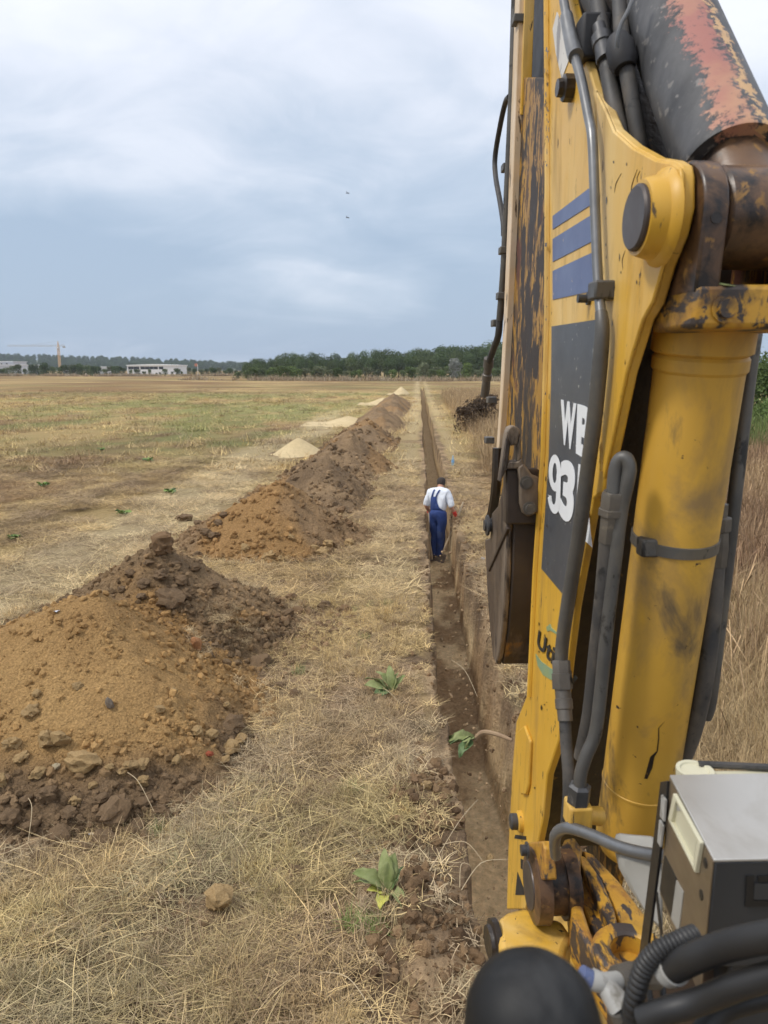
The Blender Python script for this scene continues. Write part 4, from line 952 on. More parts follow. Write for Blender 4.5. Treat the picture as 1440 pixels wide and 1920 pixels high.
# dark brush heap and the green bush by the right verge
for px, yt, D, k, lab, w in [(893, 748, 36, 'dead', 'dark brown brush beside the bucket, right of the trench', 1.0), (914, 741, 38, 'dead', 'taller brown brush behind the dark brush by the bucket', .9), (874, 764, 35, 'dead', 'low brown brush at the left of the dark brush', 1.2)]:
    tree(px, yt, D, k, lab, None, w, True)
big = crown_mesh('bush_near', 990, 5200, .020, 12, MT['leaf_fresh'], 1.0, .05, .62)
for px, yt, D, lab, w in [(1428, 664, 38, 'tall green bush right of the boom cylinder', 1.05), (1475, 655, 42, 'tall green bush at the right edge of the picture', .9), (1445, 745, 33, 'low green bush in front of the tall bush on the right', 1.3), (1385, 740, 44, 'small green bush beside the boom cylinder', .9)]:
    t_ = tree(px, yt, D, 'mid', lab, None, w, True); t_.children[0].data = big
# distant ridge
hx = np.linspace(-1500, 700, 120); hy = np.array([1150, 1300, 1500, 1800, 2300])
HX, HY = np.meshgrid(hx, hy); k = np.array([0, .55, 1, 1, .6])[:, None]
def ridge(x): return 4 + 20 * sstep(-150, -900, x) * (.8 + .4 * fbm(x * .004, x * 0 + 2, 3, 3)) + 10 * sstep(-250, 250, x)
HZ2 = ridge(HX) * k - 2
J = np.arange(HX.size).reshape(HX.shape); q = np.stack([J[:-1, :-1], J[:-1, 1:], J[1:, 1:], J[1:, :-1]], -1).reshape(-1, 4)
MT['far_land'] = mat('far_land', (.07, .09, .045), (.11, .12, .06), .01, .9)
hl = fast_mesh('hills', np.stack([HX, HY, HZ2], -1).reshape(-1, 3), q, MT['far_land']); C.objects.link(hl); tag(hl, 'low wooded ridge on the horizon', kind='structure')
n = 2600; x = rng.uniform(-1400, 500, n); y = rng.uniform(1180, 1560, n); z = ridge(x) * np.interp(y, hy, [0, .55, 1, 1, .6]) - 3.5
fw = scatter('distant_wood', np.stack([x, y, z], -1), np.stack([np.zeros(n), np.zeros(n), rng.random(n) * 6.28], -1), rng.uniform(9, 15, n), rng.integers(0, 3, n), np.full((n, 3), .1), CROWN['dark'], 'distant wood covering the low ridge on the horizon')

# buildings
MT['white_wall'] = mat('white_cladding', (.80, .80, .80), (.74, .74, .75), .5, .6)
MT['grey_wall'] = mat('pale_grey_cladding', (.62, .63, .66), (.56, .58, .62), .5, .6)
MT['dark_glass'] = mat('dark_glazing', (.025, .03, .036), (.035, .04, .046), .3, .45)
MT['flash'] = mat('white_roof_edge', (.85, .85, .84), None, .5, .5)
def building(name, label, D, x0, x1, ytop, wins, wall, depth=16, pitch=0.0):
    a = on_y(x0, ytop, D); b = on_y(x1, ytop, D); h = a.z; w = b.x - a.x
    rt = empty(name, ((a.x + b.x) / 2, D, 0)); tag(rt, label, 'building')
    # front wall built round its window openings
    mb = MB(); mb.box((-w / 2, .6, -1), (w / 2, depth, h)); mb.build('wall', MT[wall], rt)
    zs = [(on_y(0, t_[2], D).z, on_y(0, t_[3], D).z) for t_ in wins]
    if wins:
        z1 = max(s_[0] for s_ in zs); z0 = min(s_[1] for s_ in zs); xs = [((on_y(t_[0], 690, D).x - rt.location.x), (on_y(t_[1], 690, D).x - rt.location.x)) for t_ in wins]
        f = MB(); f.box((-w / 2, 0, -1), (w / 2, .597, z0)); f.box((-w / 2, 0, z1), (w / 2, .597, h - .003))
        e0 = -w / 2
        for (q0, q1) in xs:
            if q0 > e0 + .02: f.box((e0, 0.002, z0), (q0, .597, z1))
            e0 = q1
        f.box((e0, .002, z0), (w / 2, .597, z1)); f.build('front_wall', MT[wall], rt)
        for (q0, q1) in xs:
            wv = MB().box((q0, .35, z0), (q1, .55, z1)).build('window', MT['dark_glass'], rt)
            fr = MB()
            for i in range(max(1, int((q1 - q0) / 2.2)) + 1):
                xx = q0 + (q1 - q0) * i / max(1, int((q1 - q0) / 2.2)); fr.box((xx - .05, .28, z0), (xx + .05, .347, z1))
            fr.build('window_frame', MT['grey_wall'], wv)
    else:
        MB().box((-w / 2, 0, -1), (w / 2, .597, h - .003)).build('front_wall', MT[wall], rt)
    r_ = MB(); r_.prism([(-w / 2 - .4, -.5, h), (w / 2 + .4, -.5, h), (w / 2 + .4, -.5, h + .35), (0, -.5, h + .35 + pitch), (-w / 2 - .4, -.5, h + .35)], (0, depth + 1, 0)); r_.build('roof', MT['flash'], rt)
    return rt
building('warehouse', 'long white building with a dark window band behind the hedge', 420, 238, 332, 685.5, [(240, 261, 687.5, 692), (263, 296, 687.5, 692.5), (297.5, 306, 688, 692.5)], 'white_wall', 18, .5)
building('factory_building', 'pale grey building at the left end of the hedge', 430, -30, 50, 685, [], 'grey_wall')
building('office_block', 'taller pale block with small dark windows at the left picture edge', 450, -30, 24, 678.5, [(2, 5, 681, 683), (11, 15, 681, 683)], 'grey_wall')
building('low_shed', 'low white shed left of the long white building', 400, 160, 181, 689, [], 'white_wall', 10)
building('low_shed', 'low white shed next to the long white building', 405, 186, 210, 688.5, [], 'white_wall', 10)
building('low_shed', 'small low white shed beside the crane foot', 400, 118, 132, 691, [], 'white_wall', 8)
# tower crane
MT['crane'] = mat('orange_crane_paint', (.70, .50, .30), (.62, .44, .26), .5, .6); MT['crane_grey'] = mat('pale_crane_jib', (.42, .40, .38), None, .5, .6)
MT['concrete'] = mat('concrete', (.4, .4, .38), None, .5, .8)
D = 560; base = on_y(113, 697, D); top = on_y(113, 650, D); ck = empty('tower_crane', (base.x, D, 0)); tag(ck, 'tower crane with an orange mast above the far left hedge', 'crane')
h = top.z; b = MB()
for sx in (-.6, .6):
    for sy in (-.6, .6): b.box((sx - .14, sy - .14, 0), (sx + .14, sy + .14, h))
for i in range(int(h / 1.4)):
    z0 = i * 1.4; s_ = 1 if i % 2 else -1
    b.tube([(-.6 * s_, -.6, z0), (.6 * s_, -.6, z0 + 1.4)], .09, 4); b.tube([(-.6, -.6 * s_, z0), (-.6, .6 * s_, z0 + 1.4)], .09, 4)
b.build('mast', MT['crane'], ck)
x0 = on_y(14, 647, D).x - base.x; x1 = on_y(122, 650, D).x - base.x; b = MB()
for yy, zz in ((-.45, 0), (.45, 0), (0, .9)): b.tube([(x0, yy, h + .3 + zz), (x1, yy, h + .3 + zz)], .10, 4)
nb = int((x1 - x0) / 1.6)
for i in range(nb):
    a = x0 + (x1 - x0) * i / nb; c_ = x0 + (x1 - x0) * (i + 1) / nb; b.tube([(a, -.45, h + .3), ((a + c_) / 2, 0, h + 1.2), (c_, -.45, h + .3)], .06, 4)
b.build('jib', MT['crane_grey'], ck)
MB().prism([(-.5, -.5, h), (.5, -.5, h), (0.1, -.5, h + 4), (-.1, -.5, h + 4)], (0, 1, 0)).build('tower_head', MT['crane'], ck)
MB().box((x1 - 1.6, -.6, h - .9), (x1, .6, h + .25)).build('counterweight', MT['concrete'], ck)
MB().tube([(0, 0, h + 3.9), (x0 * .55, 0, h + 1.3)], .05, 4).build('tie_bar', MT['crane_grey'], ck)
hk = x0 * .23; MB().tube([(hk, 0, h + .2), (hk, 0, h - 7)], .05, 4).build('hoist_rope', MT['crane_grey'], ck)
MB().box((-.9, -1.5, h - 1.6), (.1, -.62, h - .1)).build('operator_cab', MT['white_wall'], ck)
# sign on a pole
D = 380; a = on_y(371, 697, D); t_ = on_y(371, 683.5, D); sp = empty('sign_pole', (a.x, D, 0)); tag(sp, 'thin white pole with a small red sign right of the white building', 'sign')
MB().tube([(0, 0, 0), (0, 0, t_.z)], .12, 8).build('pole', MT['white_wall'], sp)
MT['red_sign'] = mat('red_sign_face', (.5, .12, .06), (.6, .3, .2), 2, .5)
MB().box((-1.5, -.1, t_.z - .9), (-.12, .1, t_.z + .5)).build('sign_board', MT['red_sign'], sp)
# two birds in the sky
MT['bird'] = mat('dark_plumage', (.05, .05, .055), None, 5, .8)
for px, py, lab in [(651, 362, 'tiny bird high in the sky, upper of the two'), (651, 408, 'tiny bird in the sky, lower of the two')]:
    p = on_y(px, py, 70); bd = empty('bird', p); tag(bd, lab, 'bird', 'birds in the sky')
    b = MB(); b.lathe((0, -.13, 0), (0, 1, 0), [(0, .012), (.05, .028), (.12, .035), (.2, .026), (.24, .022), (.27, .006)], 10)
    for s_ in (-1, 1):
        b.prism([(s_ * .02, -.04, 0), (s_ * .12, -.01, .05), (s_ * .27, -.07, .03), (s_ * .13, -.07, .05), (s_ * .02, .04, 0)][::s_], (0, 0, .006))
    b.prism([(-.03, -.22, 0), (.03, -.22, 0), (.012, -.1, 0), (-.012, -.1, 0)], (0, 0, .006)); b.build('body', MT['bird'], bd)
    bd.rotation_euler = (0, .25, 1.1)

# ================================================================== THE WORKER
def skin_mesh(name, nodes, edges, sub=2, root=0):
    me = bpy.data.meshes.new(name + '_s'); me.from_pydata([n_[0] for n_ in nodes], edges, [])
    o = bpy.data.objects.new(name + '_s', me); C.objects.link(o)
    o.modifiers.new('skin', 'SKIN'); sb = o.modifiers.new('sub', 'SUBSURF'); sb.levels = sub; sb.render_levels = sub
    for i, n_ in enumerate(nodes):
        r = n_[1]; me.skin_vertices[0].data[i].radius = r if isinstance(r, tuple) else (r, r); me.skin_vertices[0].data[i].use_root = (i == root)
    dg = bpy.context.evaluated_depsgraph_get(); dg.update(); out = bpy.data.meshes.new_from_object(o.evaluated_get(dg)); bpy.data.objects.remove(o); bpy.data.meshes.remove(me)
    out.shade_smooth(); return out
MT['skin'] = mat('skin', (.48, .25, .16), (.42, .21, .13), 20, .55)
MT['shirt'] = mat('white_shirt_cloth', (.74, .77, .82), (.66, .70, .76), 14, .85, bump=.6, bscale=14, bdist=.02, stretch=(1, 1, .5))
MT['overall'] = mat('blue_overall_cloth', (.018, .040, .15), (.028, .058, .20), 9, .85, bump=.7, bscale=12, bdist=.03, stretch=(1, 1, .35), wear=[((.055, .075, .13), 4, .56, .2, X1)])
MT['hair'] = mat('dark_brown_cap', (.035, .026, .022), (.05, .038, .03), 30, .85)
MT['glove'] = mat('red_glove', (.55, .028, .02), (.45, .022, .018), 20, .6)
MT['boot'] = mat('dark_boot', (.03, .032, .045), (.05, .05, .06), 14, .7)
MT['wood_handle'] = mat('worn_wood_handle', (.52, .42, .29), (.42, .33, .22), 9, .7, stretch=(1, 1, .2))
WY = 14.45; wx = float(on_y(820, 1050, WY).x); wz = -TR_D + .0
wz = float(ground_z(np.array([.45]), np.array([WY]))[0])
pr = empty('person', (wx, WY, wz)); tag(pr, 'worker in blue bib overalls, white shirt and red gloves standing in the trench', 'person')
# skeleton (x right, y away from the camera, z up)
PEL, SPN, CHS, NCK = (.0, 0, .92), (-.01, .04, 1.10), (-.02, .13, 1.34), (-.02, .23, 1.44)
HD0, HD1, HD2 = (-.02, .275, 1.49), (-.02, .315, 1.565), (-.02, .335, 1.63)
LSH, LEL, LWR, LHD = (-.195, .11, 1.36), (-.27, .06, 1.10), (-.23, .24, .93), (-.21, .31, .89)
RSH, REL, RWR, RHD = (.165, .09, 1.36), (.265, .03, 1.11), (.325, .09, .96), (.345, .12, .89)
LHP, LKN, LAN, LTO = (-.085, 0, .87), (-.07, .06, .47), (-.07, 0, .09), (-.08, .16, .04)
RHP, RKN, RAN, RTO = (.085, .0, .87), (.06, .03, .47), (.055, -.05, .09), (.07, .11, .04)
nodes = [(PEL, (.13, .09)), (SPN, (.12, .085)), (CHS, (.145, .095)), (NCK, .058), (HD0, (.07, .075)), (HD1, (.082, .10)), (HD2, (.06, .075)),
         (LSH, .062), (LEL, .046), (LWR, .03), (LHD, .04), (RSH, .062), (REL, .046), (RWR, .03), (RHD, .04),
         (LHP, .07), (LKN, .042), (LAN, .03), (LTO, .025), (RHP, .07), (RKN, .042), (RAN, .03), (RTO, .025)]
edges = [(0, 1), (1, 2), (2, 3), (3, 4), (4, 5), (5, 6), (2, 7), (7, 8), (8, 9), (9, 10), (2, 11), (11, 12), (12, 13), (13, 14), (0, 15), (15, 16), (16, 17), (17, 18), (0, 19), (19, 20), (20, 21), (21, 22)]
bme = skin_mesh('person_body', nodes, edges); bme.materials.append(MT['skin']); link(bpy.data.objects.new('body', bme), pr)
# shirt: loose, sleeves rolled to the elbow
sn = [((-.005, .01, .97), (.170, .130)), ((-.0, .045, 1.13), (.188, .14)), ((-.01, .12, 1.32), (.205, .14)), ((-.02, .225, 1.455), (.085, .08)),
      (LSH, .088), ((-.245, .08, 1.19), .078), ((-.272, .075, 1.07), .07), (RSH, .090), ((.232, .05, 1.19), .080), ((.276, .035, 1.09), .070)]
se = [(0, 1), (1, 2), (2, 3), (2, 4), (4, 5), (5, 6), (2, 7), (7, 8), (8, 9)]
sme = skin_mesh('shirt_m', sn, se); sme.materials.append(MT['shirt']); link(bpy.data.objects.new('shirt', sme), pr)
# overalls: seat, legs, back panel and straps
on = [((0, .005, .94), (.172, .135)), ((-.005, .02, 1.08), (.172, .138)), (LHP, .115), (LKN, .085), ((-.07, .01, .14), .082), ((-.07, 0.01, .08), .08), (RHP, .118), (RKN, .09), ((.055, -.03, .14), .085), ((.055, -.03, .08), .083)]
oe = [(0, 1), (0, 2), (2, 3), (3, 4), (4, 5), (0, 6), (6, 7), (7, 8), (8, 9)]
ome = skin_mesh('overall_m', on, oe); ome.materials.append(MT['overall']); ov = link(bpy.data.objects.new('overalls', ome), pr)
from mathutils import noise as mnoise
def folds(me, amp, f, st):
    for v_ in me.vertices:
        c_ = v_.co; v_.co = c_ + v_.normal * amp * (mnoise.fractal(Vector((c_.x * f, c_.y * f, c_.z * f * st)) + Vector((3, 7, 1)), 1.0, 2.0, 3))
for me_, am in ((sme, .016), (ome, .014)):
    bm_ = bmesh.new(); bm_.from_mesh(me_); bmesh.ops.subdivide_edges(bm_, edges=bm_.edges[:], cuts=1, use_grid_fill=True); bm_.to_mesh(me_); bm_.free(); me_.shade_smooth()
    folds(me_, am, 13, .45)
bv = BVHTree.FromPolygons([v_.co for v_ in sme.vertices], [list(p_.vertices) for p_ in sme.polygons])
def drape(rows, name, parent):
    V = []; Fc = []; nc = 9
    for (z, a, b_) in rows:
        for i in range(nc):
            x = a + (b_ - a) * i / (nc - 1); hit = bv.ray_cast(Vector((x, -1, z)), Vector((0, 1, 0)))[0]
            V.append((x, (hit.y if hit else .0) - .012, z))
    for r_ in range(len(rows) - 1):
        for i in range(nc - 1): Fc.append([r_ * nc + i, r_ * nc + i + 1, (r_ + 1) * nc + i + 1, (r_ + 1) * nc + i])
    o = mesh_obj(name, V, Fc, MT['overall'], parent, sharp=None); so = o.modifiers.new('thick', 'SOLIDIFY'); so.thickness = .008; so.offset = 0; return o
rows = [(.93, -.15, .16), (1.00, -.155, .15), (1.05, -.155, .11), (1.10, -.155, .055), (1.16, -.15, .02), (1.22, -.145, -.005), (1.28, -.14, -.015), (1.31, -.135, -.02)]
drape(rows, 'back_panel', ov)
drape([(1.30, -.135, -.10), (1.36, -.125, -.095), (1.41, -.11, -.08), (1.44, -.10, -.07)], 'strap', ov)
drape([(1.30, -.05, -.02), (1.36, -.03, .0), (1.41, -.01, .022), (1.44, .01, .04)], 'strap', ov)
cme = skin_mesh('cap_m', [((-.02, .25, 1.475), (.078, .07)), ((-.02, .295, 1.545), (.094, .108)), ((-.02, .325, 1.61), (.088, .104)), ((-.02, .335, 1.65), (.05, .06))], [(0, 1), (1, 2), (2, 3)]); cme.materials.append(MT['hair']); link(bpy.data.objects.new('cap', cme), pr)
for side, ank, toe in (('l', (-.07, -.02, .06), (-.08, .17, .045)), ('r', (.055, -.06, .06), (.07, .12, .045))):
    m_ = skin_mesh('boot_m', [((ank[0], ank[1] - .03, .045), (.05, .045)), (((ank[0] + toe[0]) / 2, (ank[1] + toe[1]) / 2, .045), (.052, .045)), (toe, (.045, .035)), ((ank[0], ank[1], .13), .05)], [(0, 1), (1, 2), (0, 3)]); m_.materials.append(MT['boot']); link(bpy.data.objects.new('boot', m_), pr)
def glove(w, hnd, tool_dir, name, parent, sgn):
    w, hnd, td = Vector(w), Vector(hnd), Vector(tool_dir).normalized()
    d = (hnd - w).normalized(); side = td; palm = d.cross(side).normalized() * sgn
    nd = [(tuple(w - d * .07), .046), (tuple(w), .042), (tuple(hnd), (.052, .04))]; ed = [(0, 1), (1, 2)]
    for i, (o_, L_) in enumerate([(-.03, .075), (-.01, .085), (.011, .082), (.031, .065)]):
        k0 = hnd + side * o_ + d * .03; k1 = k0 + d * L_ * .4 + palm * .012; k2 = k1 + palm * L_ * .42 - d * .004; b0 = len(nd)
        nd += [(tuple(k0), .0125), (tuple(k1), .0125), (tuple(k2), .011)]; ed += [(2, b0), (b0, b0 + 1), (b0 + 1, b0 + 2)]
    t0 = hnd - side * .04; t1 = t0 + d * .02 + palm * .035 - side * .008; b0 = len(nd); nd += [(tuple(t0), .0125), (tuple(t1), .0105), (tuple(t1 + d * .025 + palm * .012), .009)]; ed += [(2, b0), (b0, b0 + 1), (b0 + 1, b0 + 2)]
    m_ = skin_mesh(name, nd, ed, 2, 1); m_.materials.append(MT['glove']); return link(bpy.data.objects.new('glove', m_), parent)
sh_bot = Vector((.07, -.12, .02)); sh_top = Vector((.385, .34, 1.05))
td = (sh_top - sh_bot)
glove(RWR, RHD, td, 'glove_r', pr, 1); glove(LWR, LHD, (0.1, .2, 1), 'glove_l', pr, -1)
# shovel in the right hand
sv = empty('shovel', Vector((wx, WY, wz)) + sh_bot); tag(sv, 'long-handled shovel held in the worker\'s red right glove', 'shovel')
hold = Vector(RHD) + Vector((.012, .03, -.005))
tdn = (hold - sh_bot).normalized(); L = (hold - sh_bot).length
MB().tube([tdn * .16, tdn * (L + .33)], [.021, .018], 10).build('handle', MT['wood_handle'], sv)
MT['spade'] = mat('worn_spade_steel', (.12, .10, .085), (.2, .17, .14), 14, .45, metal=.5)
b = MB(); sx = tdn.cross(Vector((0, 1, 0))).normalized(); up_ = sx.cross(tdn)
b.prism([sx * -.09 + tdn * .17, sx * -.10 + tdn * .02, sx * -.05 - tdn * .09, -tdn * .12, sx * .05 - tdn * .09, sx * .10 + tdn * .02, sx * .09 + tdn * .17], up_ * .004); b.tube([tdn * .08, tdn * .22], [.014, .021], 10); b.build('blade', MT['spade'], sv)
pr.rotation_euler = (0, 0, -.28); sv.rotation_euler = (0, 0, -.28); sv.location = Vector((wx, WY, wz)) + Matrix.Rotation(-.28, 3, 'Z') @ sh_bot
# second wooden handle standing at the left wall
A = Vector((wx - .155, WY + .1, wz + .45)); B = Vector((wx - .18, WY + .25, wz + 1.02)); A0 = Vector((wx - .10, WY - .1, wz + .02))
rk = empty('rake', A0); tag(rk, 'wooden handle standing against the trench wall by the worker\'s left side', 'tool')
MB().tube([Vector((0, 0, .03)), A - A0, B - A0], [.015, .015, .014], 10).build('handle', MT['wood_handle'], rk)
b = MB(); b.box((-.11, -.012, .0), (.11, .012, .022))
for i in range(8): b.box((-.105 + .028 * i, -.008, -.05), (-.097 + .028 * i, .0, .002))
b.build('rake_head', MT['spade'], rk)

# ================================================================== THE BACKHOE
SWG = YAW + math.radians(2.5)          # the boom is swung a little left of the trench line
EX = Vector((math.cos(SWG), math.sin(SWG), 0)); EY = Vector((-math.sin(SWG), math.cos(SWG), 0))
def bray(px, py):
    r = ray(px, py); return Vector((r.dot(EX), r.dot(EY), r.z))
def bx(px, py, lx):
    r = bray(px, py); return r * (lx / r.x) + Vector((0, 0, CH))
def by(px, py, ly):
    r = bray(px, py); return r * (ly / r.y) + Vector((0, 0, CH))
def bz(px, py, z):
    r = bray(px, py); return r * ((z - CH) / r.z) + Vector((0, 0, CH))
def bc(px, py, d): return bray(px, py) * d + Vector((0, 0, CH))
OFF = Vector((.444, 1.25, 0))
bh = empty('backhoe_loader', EX * OFF.x + EY * OFF.y, SWG); tag(bh, 'yellow backhoe with its boom raised upright, bucket folded and control box beside it', 'excavator')
LX0 = .347; TH = .014; LX1 = .541
def part(mb, name, m, parent=None, bevel=0, **k):
    return mb.build(name, MT[m], parent or bh, OFF, bevel, **k)
def poly(pxs, lx): return [bx(p[0], p[1], lx) for p in pxs]
def plate(pxs, lx, th): return MB().prism(poly(pxs, lx), (th, 0, 0))
def bolt(c, axis, r, h, name, m, parent, seg=6, head=True):
    mb = MB(); mb.lathe(c, axis, [(0, r * 1.5), (h * .25, r * 1.5), (h * .26, r), (h, r)] if head else [(0, r), (h, r)], seg if not head else 12)
    return part(mb, name, m, parent)
# --- boom
far_e = [(1017, -140), (1019, 0), (1021, 300), (1020, 600), (1013, 849), (998, 1067), (990, 1238), (987, 1305), (968, 1352), (961, 1433), (953, 1589), (950, 1705)]
near_e = [(985, 1705), (1006, 1590), (1017, 1534), (1025, 1453), (1047, 1387), (1063, 1239), (1075, 1140), (1102, 989), (1112, 935), (1129, 923), (1152, 818), (1176, 701), (1207, 600), (1226, 568), (1246, 498), (1269, 440), (1280, 389), (1280, 330), (1276, 310), (1262, 301), (1230, 296), (1187, 272), (1152, 241), (1133, 195), (1113, 163), (1085, 60), (1070, 0), (1030, -140)]
boom = part(plate(far_e + near_e, LX0, TH), 'boom', 'yellow', None, .003); boom['label'] = 'yellow boom side plate with blue stripes and white lettering'
pl = poly(far_e + near_e, LX0)
near_r = [(985, 1705), (1000, 1589), (1006, 1453), (1022, 1300), (1045, 1100), (1070, 950), (1096, 800), (1122, 690), (1150, 620), (1190, 560)] + near_e[14:]
part(MB().prism([p + Vector((LX1 - LX0 - TH, 0, 0)) for p in poly(far_e + near_r, LX0)], (TH, 0, 0)), 'side_plate', 'yellow_worn', boom, .003)
core = [(1027, -140), (1029, 300), (1028, 600), (1004, 1067), (996, 1240), (980, 1370), (965, 1589), (990, 1589), (1003, 1453), (1020, 1300), (1045, 1100), (1072, 950), (1098, 800), (1120, 650), (1132, 500), (1122, 300), (1092, 150), (1050, 0), (1022, -140)]
part(MB().prism([p + Vector((TH - .001, 0, 0)) for p in poly(core, LX0)], (LX1 - LX0 - 2 * TH + .002, 0, 0)), 'web', 'grease', boom)
# raised rim along the far edge of the side plate, and the ear doubler
mb = MB()
rim = [bx(p[0] + 7, p[1], LX0 - .001) for p in far_e[:8]]
mb.tube(rim, .0065, 8); part(mb, 'rim', 'yellow', boom)
ear = [(1117, 172), (1131, 200), (1150, 246), (1185, 277), (1230, 301), (1260, 306), (1274, 316), (1276, 330), (1276, 388), (1265, 438), (1242, 496), (1222, 566), (1203, 600), (1172, 701), (1148, 816), (1130, 900), (1126, 700), (1131, 600), (1126, 430), (1120, 290)]
part(plate(ear, LX0 - .004, .005), 'ear_plate', 'yellow', boom, .002)
# decals
def decal(pxs, name, m, lx=LX0 - .0012): return part(plate(pxs, lx, .0018), name, m, boom)
decal([(1036, 405), (1108, 350), (1109, 383), (1036, 430)], 'blue_stripe', 'blue')
decal([(1036, 448), (1110, 402), (1111, 452), (1036, 491)], 'blue_stripe', 'blue')
decal([(1036, 508), (1111, 473), (1113, 545), (1036, 562)], 'blue_stripe', 'blue')
decal([(1034, 612), (1119, 599), (1121, 700), (1112, 850), (1100, 960), (1090, 1040), (1075, 1139), (1054, 1113), (1015, 1066), (1022, 960), (1029, 850), (1033, 720)], 'charcoal_panel', 'panel')
decal([(1036, 54), (1044, 22), (1062, 70), (1068, 108), (1053, 148), (1042, 100)], 'white_sticker', 'white_decal')
def text_on(body, quad, lx, name, m, bold=.035, shear=0.0):
    cu = bpy.data.curves.new('txt', 'FONT'); cu.body = body; cu.offset = bold; cu.shear = shear; cu.space_character = 1.08; cu.resolution_u = 6
    o = bpy.data.objects.new('txt', cu); C.objects.link(o); dg = bpy.context.evaluated_depsgraph_get(); dg.update()
    me = bpy.data.meshes.new_from_object(o.evaluated_get(dg)); bpy.data.objects.remove(o)
    v_ = np.array([list(p.co) for p in me.vertices]); mn, mx = v_.min(0), v_.max(0)
    tl, tr, br, bl = [bx(q_[0], q_[1], lx) for q_ in quad]
    V = []
    for p in v_:
        s = (p[0] - mn[0]) / (mx[0] - mn[0]); t = (p[1] - mn[1]) / (mx[1] - mn[1])
        # straight mapping in the plane of the plate
        V.append((bl * (1 - s) + br * s) * (1 - t) + (tl * (1 - s) + tr * s) * t)
    mb = MB(); mb.add(V, [list(p.vertices) for p in me.polygons])
    o2 = mesh_obj(name, [q_ - OFF for q_ in mb.v], mb.f, MT[m], boom, smooth=False)
    so = o2.modifiers.new('thick', 'SOLIDIFY'); so.thickness = .0008; so.offset = 0
    return o2
text_on('W', [(1052, 749), (1081, 757), (1077, 848), (1051, 829)], LX0 - .0022, 'lettering', 'white_letter', .05)
text_on('B', [(1083, 757), (1113, 766), (1106, 866), (1080, 850)], LX0 - .0022, 'lettering', 'white_letter', .05)
def nine(quad, lx):
    tl, tr, br, bl = [bx(q_[0], q_[1], lx) for q_ in quad]
    M2 = lambda x_, y_: (bl * (1 - x_) + br * x_) * (1 - y_) + (tl * (1 - x_) + tr * x_) * y_
    out = []; inn_ = []
    mb = MB(); N = 28
    for i in range(N + 1):
        a_ = 2 * math.pi * i / N; out.append(M2(.5 + .5 * math.cos(a_), .69 + .31 * math.sin(a_))); inn_.append(M2(.5 + .17 * math.cos(a_), .69 + .17 * math.sin(a_)))
    mb.add(out + inn_, [[i, i + 1, N + 2 + i, N + 1 + i] for i in range(N)])
    T = [(1.0, .69, .66, .69), (1.0, .40, .67, .40)]
    for i in range(15):
        a_ = math.radians(-170 * i / 14); T.append((.5 + .5 * math.cos(a_), .30 + .30 * math.sin(a_), .5 + .17 * math.cos(a_), .30 + .15 * math.sin(a_)))
    V = []
    for (a_, b_, c2, d2) in T: V += [M2(a_, b_), M2(c2, d2)]
    mb.add([v_ + Vector((-.0004, 0, 0)) for v_ in V], [[2 * i, 2 * i + 1, 2 * i + 3, 2 * i + 2] for i in range(len(T) - 1)])
    o2 = mesh_obj('lettering', [q_ - OFF for q_ in mb.v], mb.f, MT['white_letter'], boom, smooth=False)
nine([(1030, 849), (1053, 856), (1050, 972), (1026, 953)], LX0 - .0024)
text_on('3', [(1052, 860), (1081, 868), (1073, 989), (1047, 966)], LX0 - .0022, 'lettering', 'white_letter', .05)
text_on('R', [(1085, 870), (1122, 882), (1110, 1026), (1078, 996)], LX0 - .0022, 'lettering', 'white_letter', .05)
text_on('Utility', [(1009, 1180), (1085, 1258), (1078, 1312), (1006, 1221)], LX0 - .0022, 'lettering', 'dark_letter', .025, .1)
decal([(1004, 1226), (1008, 1248), (1018, 1266), (1033, 1275), (1042, 1272), (1046, 1262), (1030, 1252), (1014, 1240)], 'teal_swoosh', 'teal', LX0 - .0012)
decal([(1024, 1176), (1031, 1170), (1033, 1177), (1044, 1186), (1044, 1190), (1031, 1182), (1026, 1184)], 'teal_arrow', 'teal', LX0 - .0012)
# weld bead along the doubler and chips in the paint
rr_ = random.Random(11); wb_ = [(1117, 172), (1120, 290), (1126, 430), (1131, 600), (1127, 700), (1129, 890)]; P2 = []
for (a_, b_) in zip(wb_[:-1], wb_[1:]):
    k_ = max(2, int(abs(b_[1] - a_[1]) / 6))
    for i in range(k_): P2.append(bx(a_[0] + (b_[0] - a_[0]) * i / k_, a_[1] + (b_[1] - a_[1]) * i / k_, LX0 - .0015))
part(MB().tube(P2, [.0030 + .0009 * rr_.random() for _ in P2], 8), 'weld_bead', 'yellow', boom)
mb = MB()
def chip(px, py, w, h, lx):
    n_ = 7; pts = []; a0 = rr_.random() * 6
    for i in range(n_):
        an = 2 * math.pi * i / n_ + .3 * rr_.random(); r_ = .45 + .75 * rr_.random(); pts.append(bx(px + w * r_ * math.cos(an), py + h * r_ * math.sin(an), lx))
    mb.add(pts, [list(range(n_))])
for _ in range(34): chip(1021 + 9 * rr_.random(), rr_.uniform(-20, 1180) if rr_.random() < .5 else rr_.uniform(90, 330), .6 + 1.6 * rr_.random() ** 2, 2 + 6 * rr_.random() ** 2, LX0 - .0082)
for _ in range(16): chip(rr_.uniform(1135, 1200), rr_.uniform(300, 720), .5 + 1.0 * rr_.random(), 3 + 7 * rr_.random() ** 2, LX0 - .0045)
for _ in range(14): chip(rr_.uniform(1245, 1273), rr_.uniform(325, 440), .6 + 1.6 * rr_.random(), 1.5 + 5 * rr_.random(), LX0 - .0045)
for _ in range(16): chip(rr_.uniform(965, 1045), rr_.uniform(1130, 1480) , .6 + 1.2 * rr_.random() ** 2, 1.5 + 5 * rr_.random() ** 2, LX0 - .0012)
part(mb, 'paint_chips', 'grease', boom)
